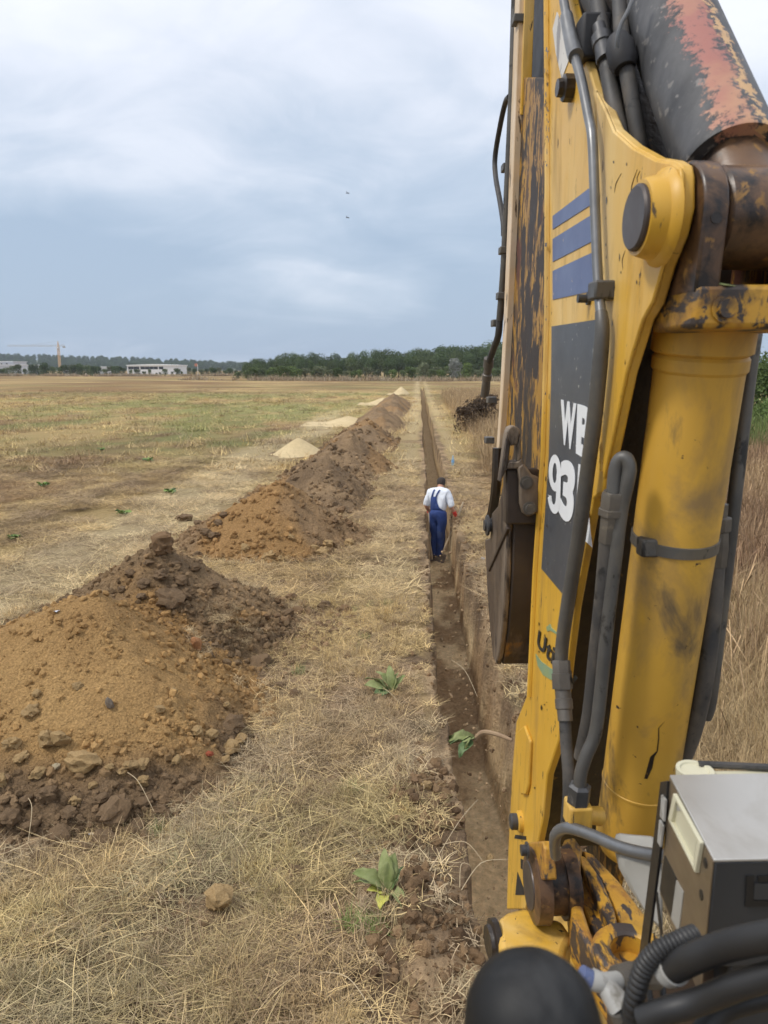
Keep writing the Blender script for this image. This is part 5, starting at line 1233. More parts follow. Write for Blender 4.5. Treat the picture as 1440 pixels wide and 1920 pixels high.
for (x0_, y0_, x1_, y1_) in [(1165, 325, 1152, 362), (1195, 318, 1182, 372), (1200, 320, 1196, 345), (1172, 470, 1168, 505)]:
    mid_ = ((x0_ + x1_) / 2 - 3, (y0_ + y1_) / 2); part(MB().tube([bx(x0_, y0_, LX0 - .0042), bx(mid_[0], mid_[1], LX0 - .0042), bx(x1_, y1_, LX0 - .0042)], [.0003, .0008, .0003], 6, smooth_n=4), 'scratch', 'grease', boom)
# ear boss and pin
pc = bx(1240, 409, LX0 - .004)
o_ = part(MB().lathe(pc, (-1, 0, 0), [(-.002, .053), (.003, .051), (.008, .0445), (.022, .041), (.026, .0395)], 36), 'pin_boss', 'yellow', boom)
part(MB().lathe(pc + Vector((-.0235, 0, 0)), (-1, 0, 0), [(0, .0355), (.006, .035), (.0085, .0325)], 36), 'pin', 'pin', boom)
# main steel line along the boom
LP = LX0 - .020
tp = [(1030, -140), (1053, -20), (1066, 50), (1075, 95), (1090, 150), (1103, 215), (1111, 265), (1116, 400), (1121, 520), (1127, 590)]
hose = part(MB().tube([bx(p[0], p[1], LP) for p in tp], .0068, 14, smooth_n=5), 'steel_pipe', 'steel_tube', None)
tp2 = [(1127, 585), (1129, 620), (1124, 690), (1114, 790), (1102, 880), (1086, 1000), (1068, 1110), (1055, 1200), (1052, 1245)]
part(MB().tube([bx(p[0], p[1], LP) for p in tp2], [.0078, .0098] + [.0105] * 7, 14, smooth_n=5), 'pipe_sleeve', 'dirty_tube', hose)
part(MB().tube([bx(p[0], p[1], LP) for p in [(1062, 30), (1069, 66), (1077, 98), (1080, 106)]], [.0095, .010, .0112, .0112], 14, smooth_n=3), 'upper_sleeve', 'steel_tube', hose)
def along(px, py, px2, py2, lx, r0, prof, name, m, parent, seg=14):
    a = bx(px, py, lx); b = bx(px2, py2, lx); d = b - a; L_ = d.length
    return part(MB().lathe(a, d, [(t * L_, r0 * k) for t, k in prof], seg), name, m, parent)
along(1052, 1238, 1055, 1292, LP, .0145, [(0, .9), (.05, 1.0), (.45, 1.0), (.46, 1.12), (1, 1.12)], 'hex_nut', 'fitting', hose, 6)
along(1055, 1292, 1060, 1352, LP, .0125, [(0, 1.0), (.3, 1.0), (.32, 1.1), (.62, 1.1), (.64, .95), (1, .92)], 'hose_ferrule', 'fitting', hose)
part(MB().tube([bx(p[0], p[1], LP) for p in [(1059, 1345), (1062, 1400), (1066, 1450), (1066, 1500), (1062, 1545)]], .0095, 12, smooth_n=4), 'rubber_hose', 'rubber', None)
cp = bx(1122, 545, LP); mb = MB(); mb.box(cp + Vector((-.010, -.016, -.012)), cp + Vector((.020, .016, .012))); part(mb, 'pipe_clamp', 'dirty_tube', hose, .003)
bolt(bx(1106, 560, LX0), (-1, 0, 0), .006, .018, 'clamp_bolt', 'nut', hose)
cp = bx(1073, 165, LX0); part(MB().lathe(cp, (-1, 0, 0), [(0, .020), (.014, .020), (.016, .014), (.024, .013)], 9), 'clamp_bolt', 'grease', hose)
cp = bx(1100, 75, LX0); mb = MB(); mb.box(cp + Vector((-.012, -.02, -.03)), cp + Vector((.03, .02, .03))); part(mb, 'hose_bracket', 'black_inner', hose, .004)
# --- dipper arm folded behind the boom
LD = .362; LD1 = .526
dip = part(plate([(966, 145), (958, 350), (949, 560), (941, 720), (934, 840), (929, 930), (1020, 930), (1026, 850), (1045, 600), (1045, 145)], LD, LD1 - LD), 'dipper_arm', 'yellow_worn', None, .003)
dip['label'] = 'scuffed black and yellow dipper arm folded behind the boom'
part(plate([(986, -140), (984, 150), (1040, 150), (1040, -140)], LD + .05, LD1 - LD - .1), 'inner_slide', 'black_inner', dip)  # near-black colour stands in for shade inside the dipper recess
part(plate([(977, -140), (972, 0), (968, 215), (977, 215), (984, 0), (988, -140)], LD - .004, .02), 'inner_flange', 'yellow', dip, .001)
mb = MB(); fl = [(966, -140), (963, 0), (958, 180), (951, 400), (943, 600), (935, 760), (927, 880)]
wd = [10, 10, 9, 8, 7, 6, 5]
mb.prism(poly([(a + 1, b) for a, b in fl] + [(a + w_, b) for (a, b), w_ in list(zip(fl, wd))[::-1]], LD - .014), (.028, 0, 0)); part(mb, 'outer_flange', 'cream', dip, .002)
# hydraulic lines on the dipper's far edge
def bd_pts(pts, ly_off, lx=LD - .012):
    return [bx(p[0], p[1], lx) + Vector((0, ly_off, 0)) for p in pts]
ln = part(MB().tube(bd_pts([(972, -140), (966, 0), (960, 180), (952, 350), (945, 500), (937, 600)], .0), .0085, 12, smooth_n=4), 'hydraulic_line', 'dirty_tube', dip)
part(MB().tube(bd_pts([(957, 178), (950, 188), (941, 225), (930, 290), (931, 330), (939, 375), (945, 415), (946, 440)], .01), .0062, 12, smooth_n=5), 'hose_loop', 'rubber', dip)
part(MB().tube(bd_pts([(937, 596), (934, 630), (925, 655), (917, 678)], .0), .0082, 12, smooth_n=4), 'rubber_hose', 'rubber', dip)
a = bd_pts([(917, 672)], 0)[0]; b = bd_pts([(909, 742)], 0)[0]; d_ = b - a; Lf = d_.length
part(MB().lathe(a, d_, [(0, .013), (Lf * .22, .0135), (Lf * .23, .0105), (Lf * .4, .0105), (Lf * .42, .0125), (Lf * .55, .0125), (Lf * .57, .0105), (Lf * .72, .0115), (Lf, .0115)], 16), 'hose_fitting', 'fitting', dip)
for (x_, y_) in [(972, 38), (951, 315), (946, 470), (941, 555), (931, 606), (922, 750), (918, 825)]:
    p = bd_pts([(x_, y_)], 0)[0]; mb = MB(); mb.box(p + Vector((-.012, -.014, -.008)), p + Vector((.010, .014, .008))); part(mb, 'line_clamp', 'dirty_tube', dip, .002)
# --- bucket
LB, LBR = .292, .60
side = [(949, 880), (950, 985), (948, 1060), (945, 1120), (941, 1175), (936, 1220), (930, 1246), (924, 1232), (917, 1160), (913, 1100), (909, 1012), (919, 1009), (922, 962), (934, 948), (944, 905)]
sp_ = poly(side, LB)
bk = part(MB().prism([p + Vector((.012, 0, 0)) for p in sp_], (LBR - LB - .024, 0, 0)), 'bucket', 'bucket_dark', None, .004); bk['label'] = 'brown soil-polished digging bucket'
part(MB().prism(sp_, (.0115, 0, 0)), 'cheek_plate', 'bucket', bk, .003)
part(MB().prism([p + Vector((LBR - LB - .0115, 0, 0)) for p in sp_], (.0115, 0, 0)), 'cheek_plate', 'bucket', bk, .003)
# weld seam across the cheek and wear strip on the back
part(plate([(949, 985), (918, 1060), (914, 1066), (915, 1072), (951, 992)], LB - .004, .006), 'side_strip', 'bucket_dark', bk, .001)
nl = bx(950, 1000, LB).y
part(MB().prism([by(949, 880, nl - .02), by(949, 984, nl - .02), by(1012, 984, nl - .02), by(1012, 880, nl - .02)], (0, .03, 0)), 'back_plate', 'bucket_dark', bk, .004)
# hooked lug with a slot
yl = nl - .035; lug = MB()
Q = lambda pts: [by(a_, b_, yl) for a_, b_ in pts]
lug.prism(Q([(938, 905), (948, 830), (951, 811), (957, 836), (954, 866), (950, 880)]), (0, .03, 0))
lug.prism(Q([(951, 811), (955, 802), (962, 799), (970, 800), (975, 806), (976, 812), (970, 834), (957, 836)]), (0, .0302, 0))
lug.prism(Q([(970, 834), (976, 812), (979, 858), (971, 866)]), (0, .0304, 0))
lug.prism(Q([(954, 866), (971, 866), (979, 858), (984, 876), (950, 880)]), (0, .0306, 0))
part(lug, 'lifting_lug', 'bucket', bk, .002)
tab = part(MB().prism([by(a_, b_, nl - .036) for a_, b_ in [(970, 876), (982, 868), (998, 890), (1012, 895), (1012, 960), (1003, 965), (990, 970), (980, 962), (975, 945), (974, 905)]], (0, .014, 0)), 'bolted_tab', 'bucket', bk, .004)
for (x_, y_) in [(987, 905), (993, 953)]:
    bolt(by(x_, y_, nl - .036), (0, -1, 0), .0085, .008, 'bolt', 'fitting', bk)
# link pins at the bucket's far side
c_ = bx(912, 985, LB - .01); part(MB().lathe(c_, (-1, 0, 0), [(-.03, .018), (-.012, .018), (-.010, .014), (-.006, .014), (-.004, .022), (.0, .022), (.002, .012), (.005, .012)], 18), 'link_pin', 'nut', bk)
part(MB().tube([bx(p[0], p[1], LB + .05) for p in [(933, 840), (931, 900), (926, 945), (917, 985)]], .012, 8, smooth_n=3), 'tipping_link', 'grease', bk)
# --- boom cylinder (yellow)
LC = .444
ct = bx(1322, 612, LC); cb = bx(1180, 1597, LC); ax = (cb - ct); CL = ax.length
RC = .0555
cyl = part(MB().lathe(ct, ax, [(0, RC + .006), (.03, RC + .006), (.034, RC), (.038, RC + .003), (.052, RC + .003), (.056, RC), (CL * .83, RC), (CL * .831, RC + .0012), (CL * .835, RC + .0012), (CL * .836, RC), (CL * .96, RC), (CL * .985, RC - .006), (CL, RC - .02)], 56), 'boom_cylinder', 'yellow_cyl', None)
cyl['label'] = 'fat yellow hydraulic boom cylinder with a steel strap'
axn = ax.normalized()
def on_cyl(t, ang, r=RC):        # point on the barrel; ang measured from the camera side towards the left
    ref = Vector((0, -1, 0)); ref = (ref - axn * ref.dot(axn)).normalized(); sd_ = Vector((-1, 0, 0))
    return ct + ax * t + (ref * math.cos(ang) + sd_ * math.sin(ang)) * r
tS = .345
part(MB().lathe(ct + ax * tS - axn * .008, ax, [(0, RC + .0008), (0.0005, RC + .0022), (.0155, RC + .0022), (.016, RC + .0008)], 56), 'strap', 'dirty_tube', cyl)
p = on_cyl(tS, 1.05); mb = MB(); mb.box(p + Vector((-.012, -.012, -.012)), p + Vector((.016, .012, .013))); part(mb, 'strap_block', 'dirty_tube', cyl, .003)
# scratch through the paint low on the barrel
def scratch(pts, w):
    mb = MB(); V = []
    for (tt, an), ww in zip(pts, w):
        V.append(on_cyl(tt, an - ww, RC + .0006)); V.append(on_cyl(tt, an + ww, RC + .0006))
    f = [[2 * i, 2 * i + 1, 2 * i + 3, 2 * i + 2] for i in range(len(pts) - 1)]
    mb.add(V, f); return part(mb, 'paint_scratch', 'grease', cyl)
scratch([(.655, .05), (.668, .17), (.69, .13), (.715, .12), (.728, .22), (.75, .24), (.775, .30)], [.004, .012, .014, .016, .05, .06, .04])
# clevis head on top of the cylinder
PZ = pc + Vector((LC - pc.x, 0, 0))     # pin axis at the boom centre
mb = MB(); b0 = by(1245, 615, PZ.y - .05)
hb = [Vector((LX0 + TH + .004, PZ.y - .055, ct.z + .0)), ]
zt_ = by(1300, 532, PZ.y - .05).z; zb_ = by(1300, 616, PZ.y - .05).z
mb.box((LX0 + TH + .003, PZ.y - .052, zb_), (LX1 - TH - .003, PZ.y + .06, zt_)); head_ = part(mb, 'clevis_head', 'casting', cyl, .006)
for x0_, x1_ in ((LX0 + TH + .003, LX0 + TH + .030), (LX1 - TH - .030, LX1 - TH - .003)):
    mb = MB(); n_ = 14; pts = [Vector((x0_, PZ.y - .05, zt_ - .01)), Vector((x0_, PZ.y + .058, zt_ - .01))]
    for i in range(n_ + 1):
        an = -.15 + (math.pi + .3) * i / n_; pts.append(Vector((x0_, PZ.y + .058 * math.cos(an), PZ.z + .058 * math.sin(an))))
    mb.prism(pts, (x1_ - x0_, 0, 0)); part(mb, 'clevis_fork', 'grease_hub', cyl, .003)
    bolt(Vector(((x0_ + x1_) / 2, PZ.y - .052, PZ.z - .01)), (0, -1, 0), .006, .006, 'grease_nipple', 'grease', cyl)
bolt(by(1360, 579, PZ.y - .053), (0, -1, 0), .010, .008, 'bolt', 'casting', cyl, 6)
# eye of the dipper cylinder between the forks
e0, e1 = LX0 + TH + .034, LX1 - TH - .034
dc = part(MB().lathe(Vector((e0, PZ.y, PZ.z)), (1, 0, 0), [(0, .050), (.004, .054), (e1 - e0 - .004, .054), (e1 - e0, .050)], 36), 'dipper_cylinder', 'grease_hub', None)
dc['label'] = 'black dipper cylinder with scuffed pink and cream paint'
dt = bx(1243, 0, LC); dax = (dt - PZ).normalized()
part(MB().lathe(PZ + dax * .02, dax, [(0, .040), (.05, .043), (.10, .044)], 28), 'eye_neck', 'grease_hub', dc)
d0 = .088
tube_ = MB().lathe(PZ + dax * d0, dax, [(-.004, .052), (-.004, .0585), (0, .0595), (.012, .0585), (.02, .0575), (.9, .0575), (.95, .05)], 56)
part(tube_, 'barrel', 'scuffed', dc)
bolt(PZ + Vector((.005, -.054, .005)), (0, -1, 0), .008, .004, 'grease_nipple', 'grease', dc)
# leaf of rubbish caught in the clevis
p = by(1357, 537, PZ.y - .045); mb = MB(); mb.prism([p + Vector((-.022, 0, .004)), p + Vector((0, -.008, 0)), p + Vector((.022, -.002, -.001)), p + Vector((.01, .012, .003)), p + Vector((-.01, .01, .006))], (0, 0, .001)); part(mb, 'caught_leaf', 'dock', cyl)
# hoses between the boom and the dipper cylinder
part(MB().tube([bc(p[0], p[1], p[2]) for p in [(1112, -60, 1.1), (1128, 50, 1.06), (1140, 130, 1.03), (1152, 200, 1.01), (1168, 270, 1.0), (1185, 330, 1.0)]], .0115, 14, smooth_n=4), 'rubber_hose', 'rubber', None)
along_pts = [(1122, 52), (1145, 112)]
a = bc(1123, 50, 1.055); b = bc(1137, 115, 1.03); d_ = b - a; Lf = d_.length
part(MB().lathe(a, d_, [(0, .010), (Lf * .3, .010), (Lf * .31, .0145), (Lf * .55, .0145), (Lf * .57, .0125), (Lf, .0138)], 14), 'hose_ferrule', 'nut', hose)
part(MB().tube([bc(p[0], p[1], p[2]) for p in [(1160, -80, 1.06), (1163, 30, 1.03), (1170, 100, 1.0), (1182, 170, .99), (1197, 260, .99), (1205, 330, 1.0)]], .0105, 14, smooth_n=4), 'rubber_hose', 'rubber', None)
part(MB().tube([bc(p[0], p[1], p[2]) for p in [(1085, -80, 1.16), (1110, 0, 1.13), (1142, 60, 1.1), (1170, 110, 1.08)]], .016, 14, smooth_n=4), 'rubber_hose', 'rubber', None)
part(MB().tube([bc(p[0], p[1], p[2]) for p in [(1195, -30, .95), (1180, 15, .95), (1165, 45, .955), (1158, 70, .96), (1157, 90, .965)]], .0028, 8, smooth_n=4), 'lock_strap', 'steel_tube', None)
a = bc(1158, 70, 1.0); b = bc(1172, 130, .99); part(MB().lathe(a, b - a, [(0, .013), (.015, .019), (.04, .019), (.05, .014)], 14), 'hose_guard', 'black_inner', hose)
# steel line on the left of the cylinder: U-bend, union, elbow
def cpx(pts, dd): return [bc(p[0], p[1], dd[i] if isinstance(dd, list) else dd) for i, p in enumerate(pts)]
lineL = [(1087, 1478), (1089, 1450), (1100, 1415), (1116, 1375), (1126, 1300), (1138, 1180), (1152, 1060), (1164, 960), (1176, 905), (1180, 878), (1174, 860), (1162, 862), (1154, 882), (1150, 925)]
dl = [1.06, 1.055, 1.05, 1.045, 1.035, 1.01, .985, .965, .95, .945, .945, .95, .955, .96]
sl = part(MB().tube(cpx(lineL, dl), .0092, 14, smooth_n=5), 'steel_pipe', 'dirty_tube', None)
a = bc(1149, 922, .96); b = bc(1139, 1015, .985); d_ = b - a; Lf = d_.length
part(MB().lathe(a, d_, [(0, .0135), (Lf * .05, .0145), (Lf * .32, .0145), (Lf * .33, .0165), (Lf * .45, .0165), (Lf * .46, .0125), (Lf, .0125)], 6), 'pipe_union', 'fitting', sl)
part(MB().tube(cpx([(1140, 1010), (1130, 1120), (1118, 1230), (1106, 1340), (1090, 1420)], [.985, 1.01, 1.04, 1.07, 1.1]), .0115, 12, smooth_n=4), 'rubber_hose', 'rubber', sl)
a = bc(1088, 1470, 1.06); b = bc(1083, 1512, 1.07); part(MB().lathe(a, b - a, [(0, .012), (.004, .0165), (.030, .0165), (.033, .013)], 6), 'hex_nut', 'nut', sl)
a = bc(1083, 1508, 1.07); mb = MB(); mb.box(a + Vector((-.016, -.018, -.032)), a + Vector((.018, .018, .004))); part(mb, 'elbow', 'yellow', sl, .004)
part(MB().tube([bc(1092, 1528, 1.075), bc(1125, 1530, 1.085)], [.011, .014], 12), 'port_stub', 'yellow', sl)
# hose and fittings down the right of the cylinder
part(MB().tube(cpx([(1348, 985), (1342, 1060), (1336, 1150), (1322, 1270), (1300, 1370), (1272, 1440), (1250, 1480)], [1.03, 1.04, 1.05, 1.07, 1.1, 1.13, 1.16]), .0125, 12, smooth_n=4), 'rubber_hose', 'rubber', None)
a = bc(1352, 945, 1.02); b = bc(1343, 1060, 1.04); d_ = b - a; Lf = d_.length
part(MB().lathe(a, d_, [(0, .010), (Lf * .2, .010), (Lf * .22, .016), (Lf * .42, .016), (Lf * .44, .013), (Lf * .7, .015), (Lf, .014)], 8), 'hose_ferrule', 'fitting', hose)
part(MB().tube(cpx([(1420, 600), (1408, 680), (1393, 800), (1378, 930), (1364, 1050), (1348, 1180), (1332, 1310), (1322, 1345)], [1.06, 1.06, 1.07, 1.08, 1.1, 1.12, 1.14, 1.15]), .010, 12, smooth_n=4), 'steel_pipe', 'dirty_tube', None)
# --- swing casting at the boom foot
ZT = 2.045
kc = bc(997, 1660, 1.25); ux = Vector((1, 0, 0))
sw = part(MB().lathe(kc, (1, 0, 0), [(-.004, .050), (0, .060), (.022, .061), (.0222, .047), (.05, .047), (.0502, .055), (.072, .055)], 40), 'swing_casting', 'grease_hub', None); sw['label'] = 'worn yellow swing casting with pin bosses at the boom foot'
part(MB().lathe(kc + Vector((-.006, 0, 0)), (1, 0, 0), [(0, .038), (.004, .040)], 30), 'pivot_pin', 'pin', sw)
# lug above the boss
lp = [bx(x_, y_, kc.x + .004) for x_, y_ in [(988, 1580), (1016, 1577), (1020, 1590), (1024, 1650), (984, 1650), (985, 1610)]]
part(MB().prism(lp, (.018, 0, 0)), 'boss_lug', 'casting', sw, .003)
bolt(bc(990, 1594, 1.235), (-1, 0, 0), .009, .012, 'bolt', 'nut', sw)
c_ = bx(978, 1540, LX0); part(MB().lathe(c_, (-1, 0, 0), [(0, .0165), (.022, .0165), (.024, .014)], 20), 'stop_pin', 'nut', boom)
part(MB().lathe(c_, (-1, 0, 0), [(0, .022), (.008, .021), (.010, .018)], 20), 'stop_boss', 'yellow', boom)
# shade of the boom foot slots coloured into dark recess plates with yellow frames
for pg in ([(970, 1635), (986, 1678), (966, 1678)], [(976, 1610), (984, 1614), (983, 1632), (976, 1628)], [(966, 1565), (986, 1568), (986, 1575), (964, 1572)]):
    part(plate(pg, LX0 - .001, .0016), 'slot_shade', 'black_inner', boom)
part(plate([(966, 1375), (982, 1360), (993, 1390), (990, 1470), (985, 1490), (976, 1490)], LX0 - .007, .008), 'foot_gusset', 'yellow', boom, .003)
# foot body below the boss
zb0 = 1.985
body = [bz(x_, y_, zb0) for x_, y_ in [(932, 1722), (950, 1708), (988, 1698), (1010, 1716), (1052, 1722), (1074, 1752), (1062, 1775), (1052, 1815), (1046, 1860), (1042, 1915), (948, 1915), (942, 1830), (935, 1760)]]
part(MB().prism(body, (0, 0, -.16)), 'foot_body', 'yellow', sw, .010)
c_ = bz(934, 1765, zb0 - .03); part(MB().lathe(c_, (-1, -.1, 0), [(0, .036), (.010, .036), (.012, .028), (.018, .026)], 24), 'king_pin_cap', 'grease', sw)
# I-section link with the eye towards the operator
Lz = ZT
lf = lambda pts, z=Lz: [bz(a_, b_, z) for a_, b_ in pts]
part(MB().prism(lf([(1056, 1590), (1095, 1600), (1140, 1660), (1190, 1735), (1240, 1800), (1200, 1835), (1150, 1830), (1110, 1740), (1078, 1660)], Lz - .025), (0, 0, -.03)), 'link_web', 'casting', sw, .003)
part(MB().prism(lf([(1050, 1590), (1058, 1571), (1078, 1568), (1092, 1590), (1088, 1640), (1090, 1690), (1108, 1745), (1160, 1838), (1146, 1842), (1098, 1765), (1074, 1725), (1066, 1650)]), (0, 0, -.075)), 'link_rib', 'casting', sw, .006)
part(MB().prism(lf([(1084, 1600), (1100, 1606), (1130, 1650), (1152, 1702), (1158, 1730), (1148, 1755), (1138, 1748), (1140, 1728), (1118, 1680), (1096, 1632)], Lz - .002), (0, 0, -.055)), 'link_rib', 'casting', sw, .005)
part(MB().prism(lf([(1090, 1592), (1112, 1600), (1160, 1650), (1215, 1720), (1205, 1745), (1165, 1735), (1150, 1700), (1125, 1650)], Lz - .012), (0, 0, -.04)), 'link_flange', 'casting', sw, .005)
ec = bz(1183, 1786, Lz)
mb = MB(); n_ = 40; ro, ri = .056, .030
V = []; Fc = []
for i in range(n_):
    an = 2 * math.pi * i / n_; cs, sn_ = math.cos(an), math.sin(an)
    for rr_, zz_ in ((ri, 0.004), (ri + .004, .008), (ro - .005, .008), (ro, .002), (ro, -.06), (ri, -.06)): V.append(ec + Vector((cs * rr_, sn_ * rr_, zz_)))
for i in range(n_):
    j = (i + 1) % n_
    for k in range(6): Fc.append([i * 6 + k, j * 6 + k, j * 6 + (k + 1) % 6, i * 6 + (k + 1) % 6])
mb.add(V, Fc); part(mb, 'link_eye', 'casting', sw)
part(MB().lathe(ec + Vector((0, 0, -.085)), (0, 0, 1), [(0, .029), (.03, .029)], 24), 'eye_shade_plug', 'black_inner', sw)  # lowered black plug paints the shade inside the eye
# bent steel tube and grey cover beside the cylinder foot
part(MB().tube(cpx([(1042, 1605), (1040, 1580), (1044, 1562), (1060, 1553), (1082, 1556), (1120, 1570), (1160, 1588), (1205, 1600), (1250, 1606)], [1.13, 1.11, 1.09, 1.07, 1.05, 1.02, .98, .95, .92]), .0085, 12, smooth_n=5), 'steel_pipe', 'steel_tube', None)
gc = [bc(x_, y_, d2) for x_, y_, d2 in [(1160, 1598, .98), (1190, 1603, .96), (1245, 1608, .93), (1245, 1760, .93), (1215, 1720, .95), (1180, 1670, .965), (1162, 1635, .975)]]
cv = part(MB().prism(gc, (.01, .05, .0)), 'grey_cover', 'grey_paint', None, .008)
# kingpost and rear frame under the boom, down to the ground rail
zb = bz(1000, 1860, 1.82)
fr_ = MB(); fr_.box((.33, .80, .42), (.56, 1.30, 1.822)); part(fr_, 'kingpost', 'yellow', None, .01)
fr_ = MB(); fr_.box((-.55, .62, .45), (1.45, .80, .62)); fr_.box((-.55, .62, 1.05), (1.45, .80, 1.22)); fr_.box((-.55, .62, .62), (-.42, .80, 1.05)); fr_.box((1.32, .62, .62), (1.45, .80, 1.05)); part(fr_, 'rear_frame', 'yellow', None, .008)
for x_ in (-.48, 1.38):
    mb = MB(); mb.box((x_ - .07, .66, .10), (x_ + .07, .78, 1.3)); mb.box((x_ - .16, .56, .02), (x_ + .16, .88, .10)); part(mb, 'stabiliser_leg', 'yellow', None, .006)
# hub block hidden inside: dark mass behind the hoses
mb = MB(); mb.box((.40, .55, 1.70), (.95, .80, 1.98)); part(mb, 'valve_block', 'black_inner', None, .01)
# --- control box beside the operator
A = bc(1340, 1612, .62); Fz = bz(1258, 1455, A.z)
Nn = bz(1440, 1610, A.z); VD = (Fz - A); DB = VD.length; VD = VD / DB; WDn = (Nn - A).normalized(); SN = Vector((-VD.y, VD.x, 0)); NN = Vector((WDn.y, -WDn.x, 0))
Zt = A.z; HB = .105; WB_ = .22
def slab(d0, d1, w0, w1, z0, z1):       # block on the box's own axes: depth along VD, width along WDn
    base = [A + VD * d0 + WDn * w0, A + VD * d0 + WDn * w1, A + VD * d1 + WDn * w1, A + VD * d1 + WDn * w0]
    return MB().prism([Vector((p.x, p.y, z0)) for p in base], (0, 0, z1 - z0))
bxo = part(slab(0, DB, 0, WB_, Zt - HB, Zt - .002), 'control_box', 'box_dark', None, .002); bxo['label'] = 'metal control box with a brushed aluminium top'
part(slab(-.001, DB + .001, -.001, WB_, Zt - .0018, Zt + .001), 'lid', 'aluminium', bxo, .0008)
part(slab(.0005, DB, -.0015, -.0002, Zt - HB - .03, Zt - .0022), 'side_panel', 'aluminium_side', bxo)
def splane(px, py, dx):                 # pixel -> the box's side plane, dx outwards when negative
    r = bray(px, py); o0 = Vector((0, 0, CH)); p0 = A - SN * dx
    if SN.dot(Vector((-1, 0, 0))) < 0: p0 = A + SN * dx
    t = (p0 - o0).dot(SN) / r.dot(SN); return o0 + r * t
SO = SN if SN.x > 0 else -SN            # inwards
sp = lambda pts, dx=-.0022: [splane(a_, b_, dx) for a_, b_ in pts]
def spanel(pts, name, m, dx=-.0022, th=.001): return part(MB().prism(sp(pts, dx), SO * th), name, m, bxo)
q4 = [(1262, 1487), (1312, 1580), (1303, 1637), (1252, 1536)]
def ring4(quad, k, name, m, dx, th):
    c0 = (sum(p[0] for p in quad) / 4, sum(p[1] for p in quad) / 4); inn = [(c0[0] + (p[0] - c0[0]) * k, c0[1] + (p[1] - c0[1]) * k) for p in quad]; mb = MB()
    for i in range(4): mb.prism(sp([quad[i], quad[(i + 1) % 4], inn[(i + 1) % 4], inn[i]], dx), SO * th)
    part(mb, name, m, bxo, .0006); return inn
inn = ring4(q4, .80, 'handle_rim', 'cream_plastic', -.0055, .004)
spanel(inn, 'handle_recess', 'cream_plastic', -.0020, .0008)
spanel([inn[0], ((inn[0][0] + inn[1][0]) / 2 - 8, (inn[0][1] + inn[1][1]) / 2 - 18), ((inn[0][0] * .7 + inn[3][0] * .3), (inn[0][1] * .55 + inn[3][1] * .45)), inn[3]], 'recess_shade_plate', 'grey_paint', -.0026, .0005)
spanel([(1246, 1604), (1268, 1648), (1258, 1722), (1237, 1668)], 'display_window', 'black_plastic')
spanel([(1268, 1650), (1281, 1672), (1272, 1748), (1258, 1722)], 'display_bezel', 'grey_paint')
spanel([(1228, 1672), (1232, 1672), (1241, 1750), (1238, 1758)], 'slot', 'black_plastic')  # flat black strip, the dark inside of the slot put into colour
for x_, y_ in [(1323, 1618), (1315, 1678), (1284, 1748), (1228, 1760)]:
    c_ = splane(x_, y_, -.0016); part(MB().lathe(c_, -SO, [(0, .0045), (.0006, .0045)], 16), 'bolt_hole_shade', 'black_plastic', bxo)  # flat black discs paint the shade inside the bolt holes
# black back plate and white tabs
bp_ = [splane(x_, y_, -.004) for x_, y_ in [(1238, 1466), (1251, 1464), (1249, 1500), (1212, 1790), (1198, 1790)]]
part(MB().prism(bp_, SO * .003), 'back_plate', 'black_plastic', bxo, .0005)
spanel([(1240, 1490), (1247, 1500), (1244, 1540), (1237, 1530)], 'white_tab', 'white_plastic', -.0065, .002)
spanel([(1236, 1537), (1242, 1548), (1238, 1588), (1232, 1578)], 'white_tab', 'white_plastic', -.0065, .002)
# label frame on the near face
def fplane(px, py, dd):
    r = bray(px, py); o0 = Vector((0, 0, CH)); return o0 + r * ((A + NN * dd - o0).dot(NN) / r.dot(NN))
if NN.y > 0: NN = -NN
fp = lambda pts: [fplane(a_, b_, .0015) for a_, b_ in pts]
for pg in ([(1400, 1643), (1414, 1643), (1412, 1700), (1398, 1700)], [(1412, 1689), (1470, 1689), (1470, 1700), (1411, 1700)], [(1422, 1643), (1470, 1643), (1470, 1654), (1422, 1654)]):
    part(MB().prism(fp(pg), NN * -.001), 'label_frame', 'black_plastic', bxo)
part(MB().prism(fp([(1415, 1657), (1470, 1657), (1470, 1687), (1413, 1687)]), NN * -.0008), 'label_plate', 'box_dark', bxo)
# cream tank edge behind the box
z2 = Zt - .012; a = bz(1318, 1440, z2); mb = slab(DB + .004, DB + .030, .03, .26, z2 - .03, z2); part(mb, 'tray', 'cream_plastic', bxo, .002)
c_ = bz(1303, 1447, z2 + .002); part(MB().lathe(c_, (0, 0, 1), [(-.02, .017), (.0, .019), (.003, .019), (.003, .015), (.001, .014)], 26), 'round_cap', 'cream_plastic', bxo)
part(MB().tube([bz(1310, 1433, z2 + .004), bz(1380, 1436, z2 + .004), bz(1460, 1440, z2 + .004)], .004, 8), 'tray_seal', 'rubber', bxo)
ped = slab(.02, DB - .01, .03, WB_ - .02, 1.62, Zt - HB - .001); part(ped, 'pedestal', 'box_dark', bxo, .004)
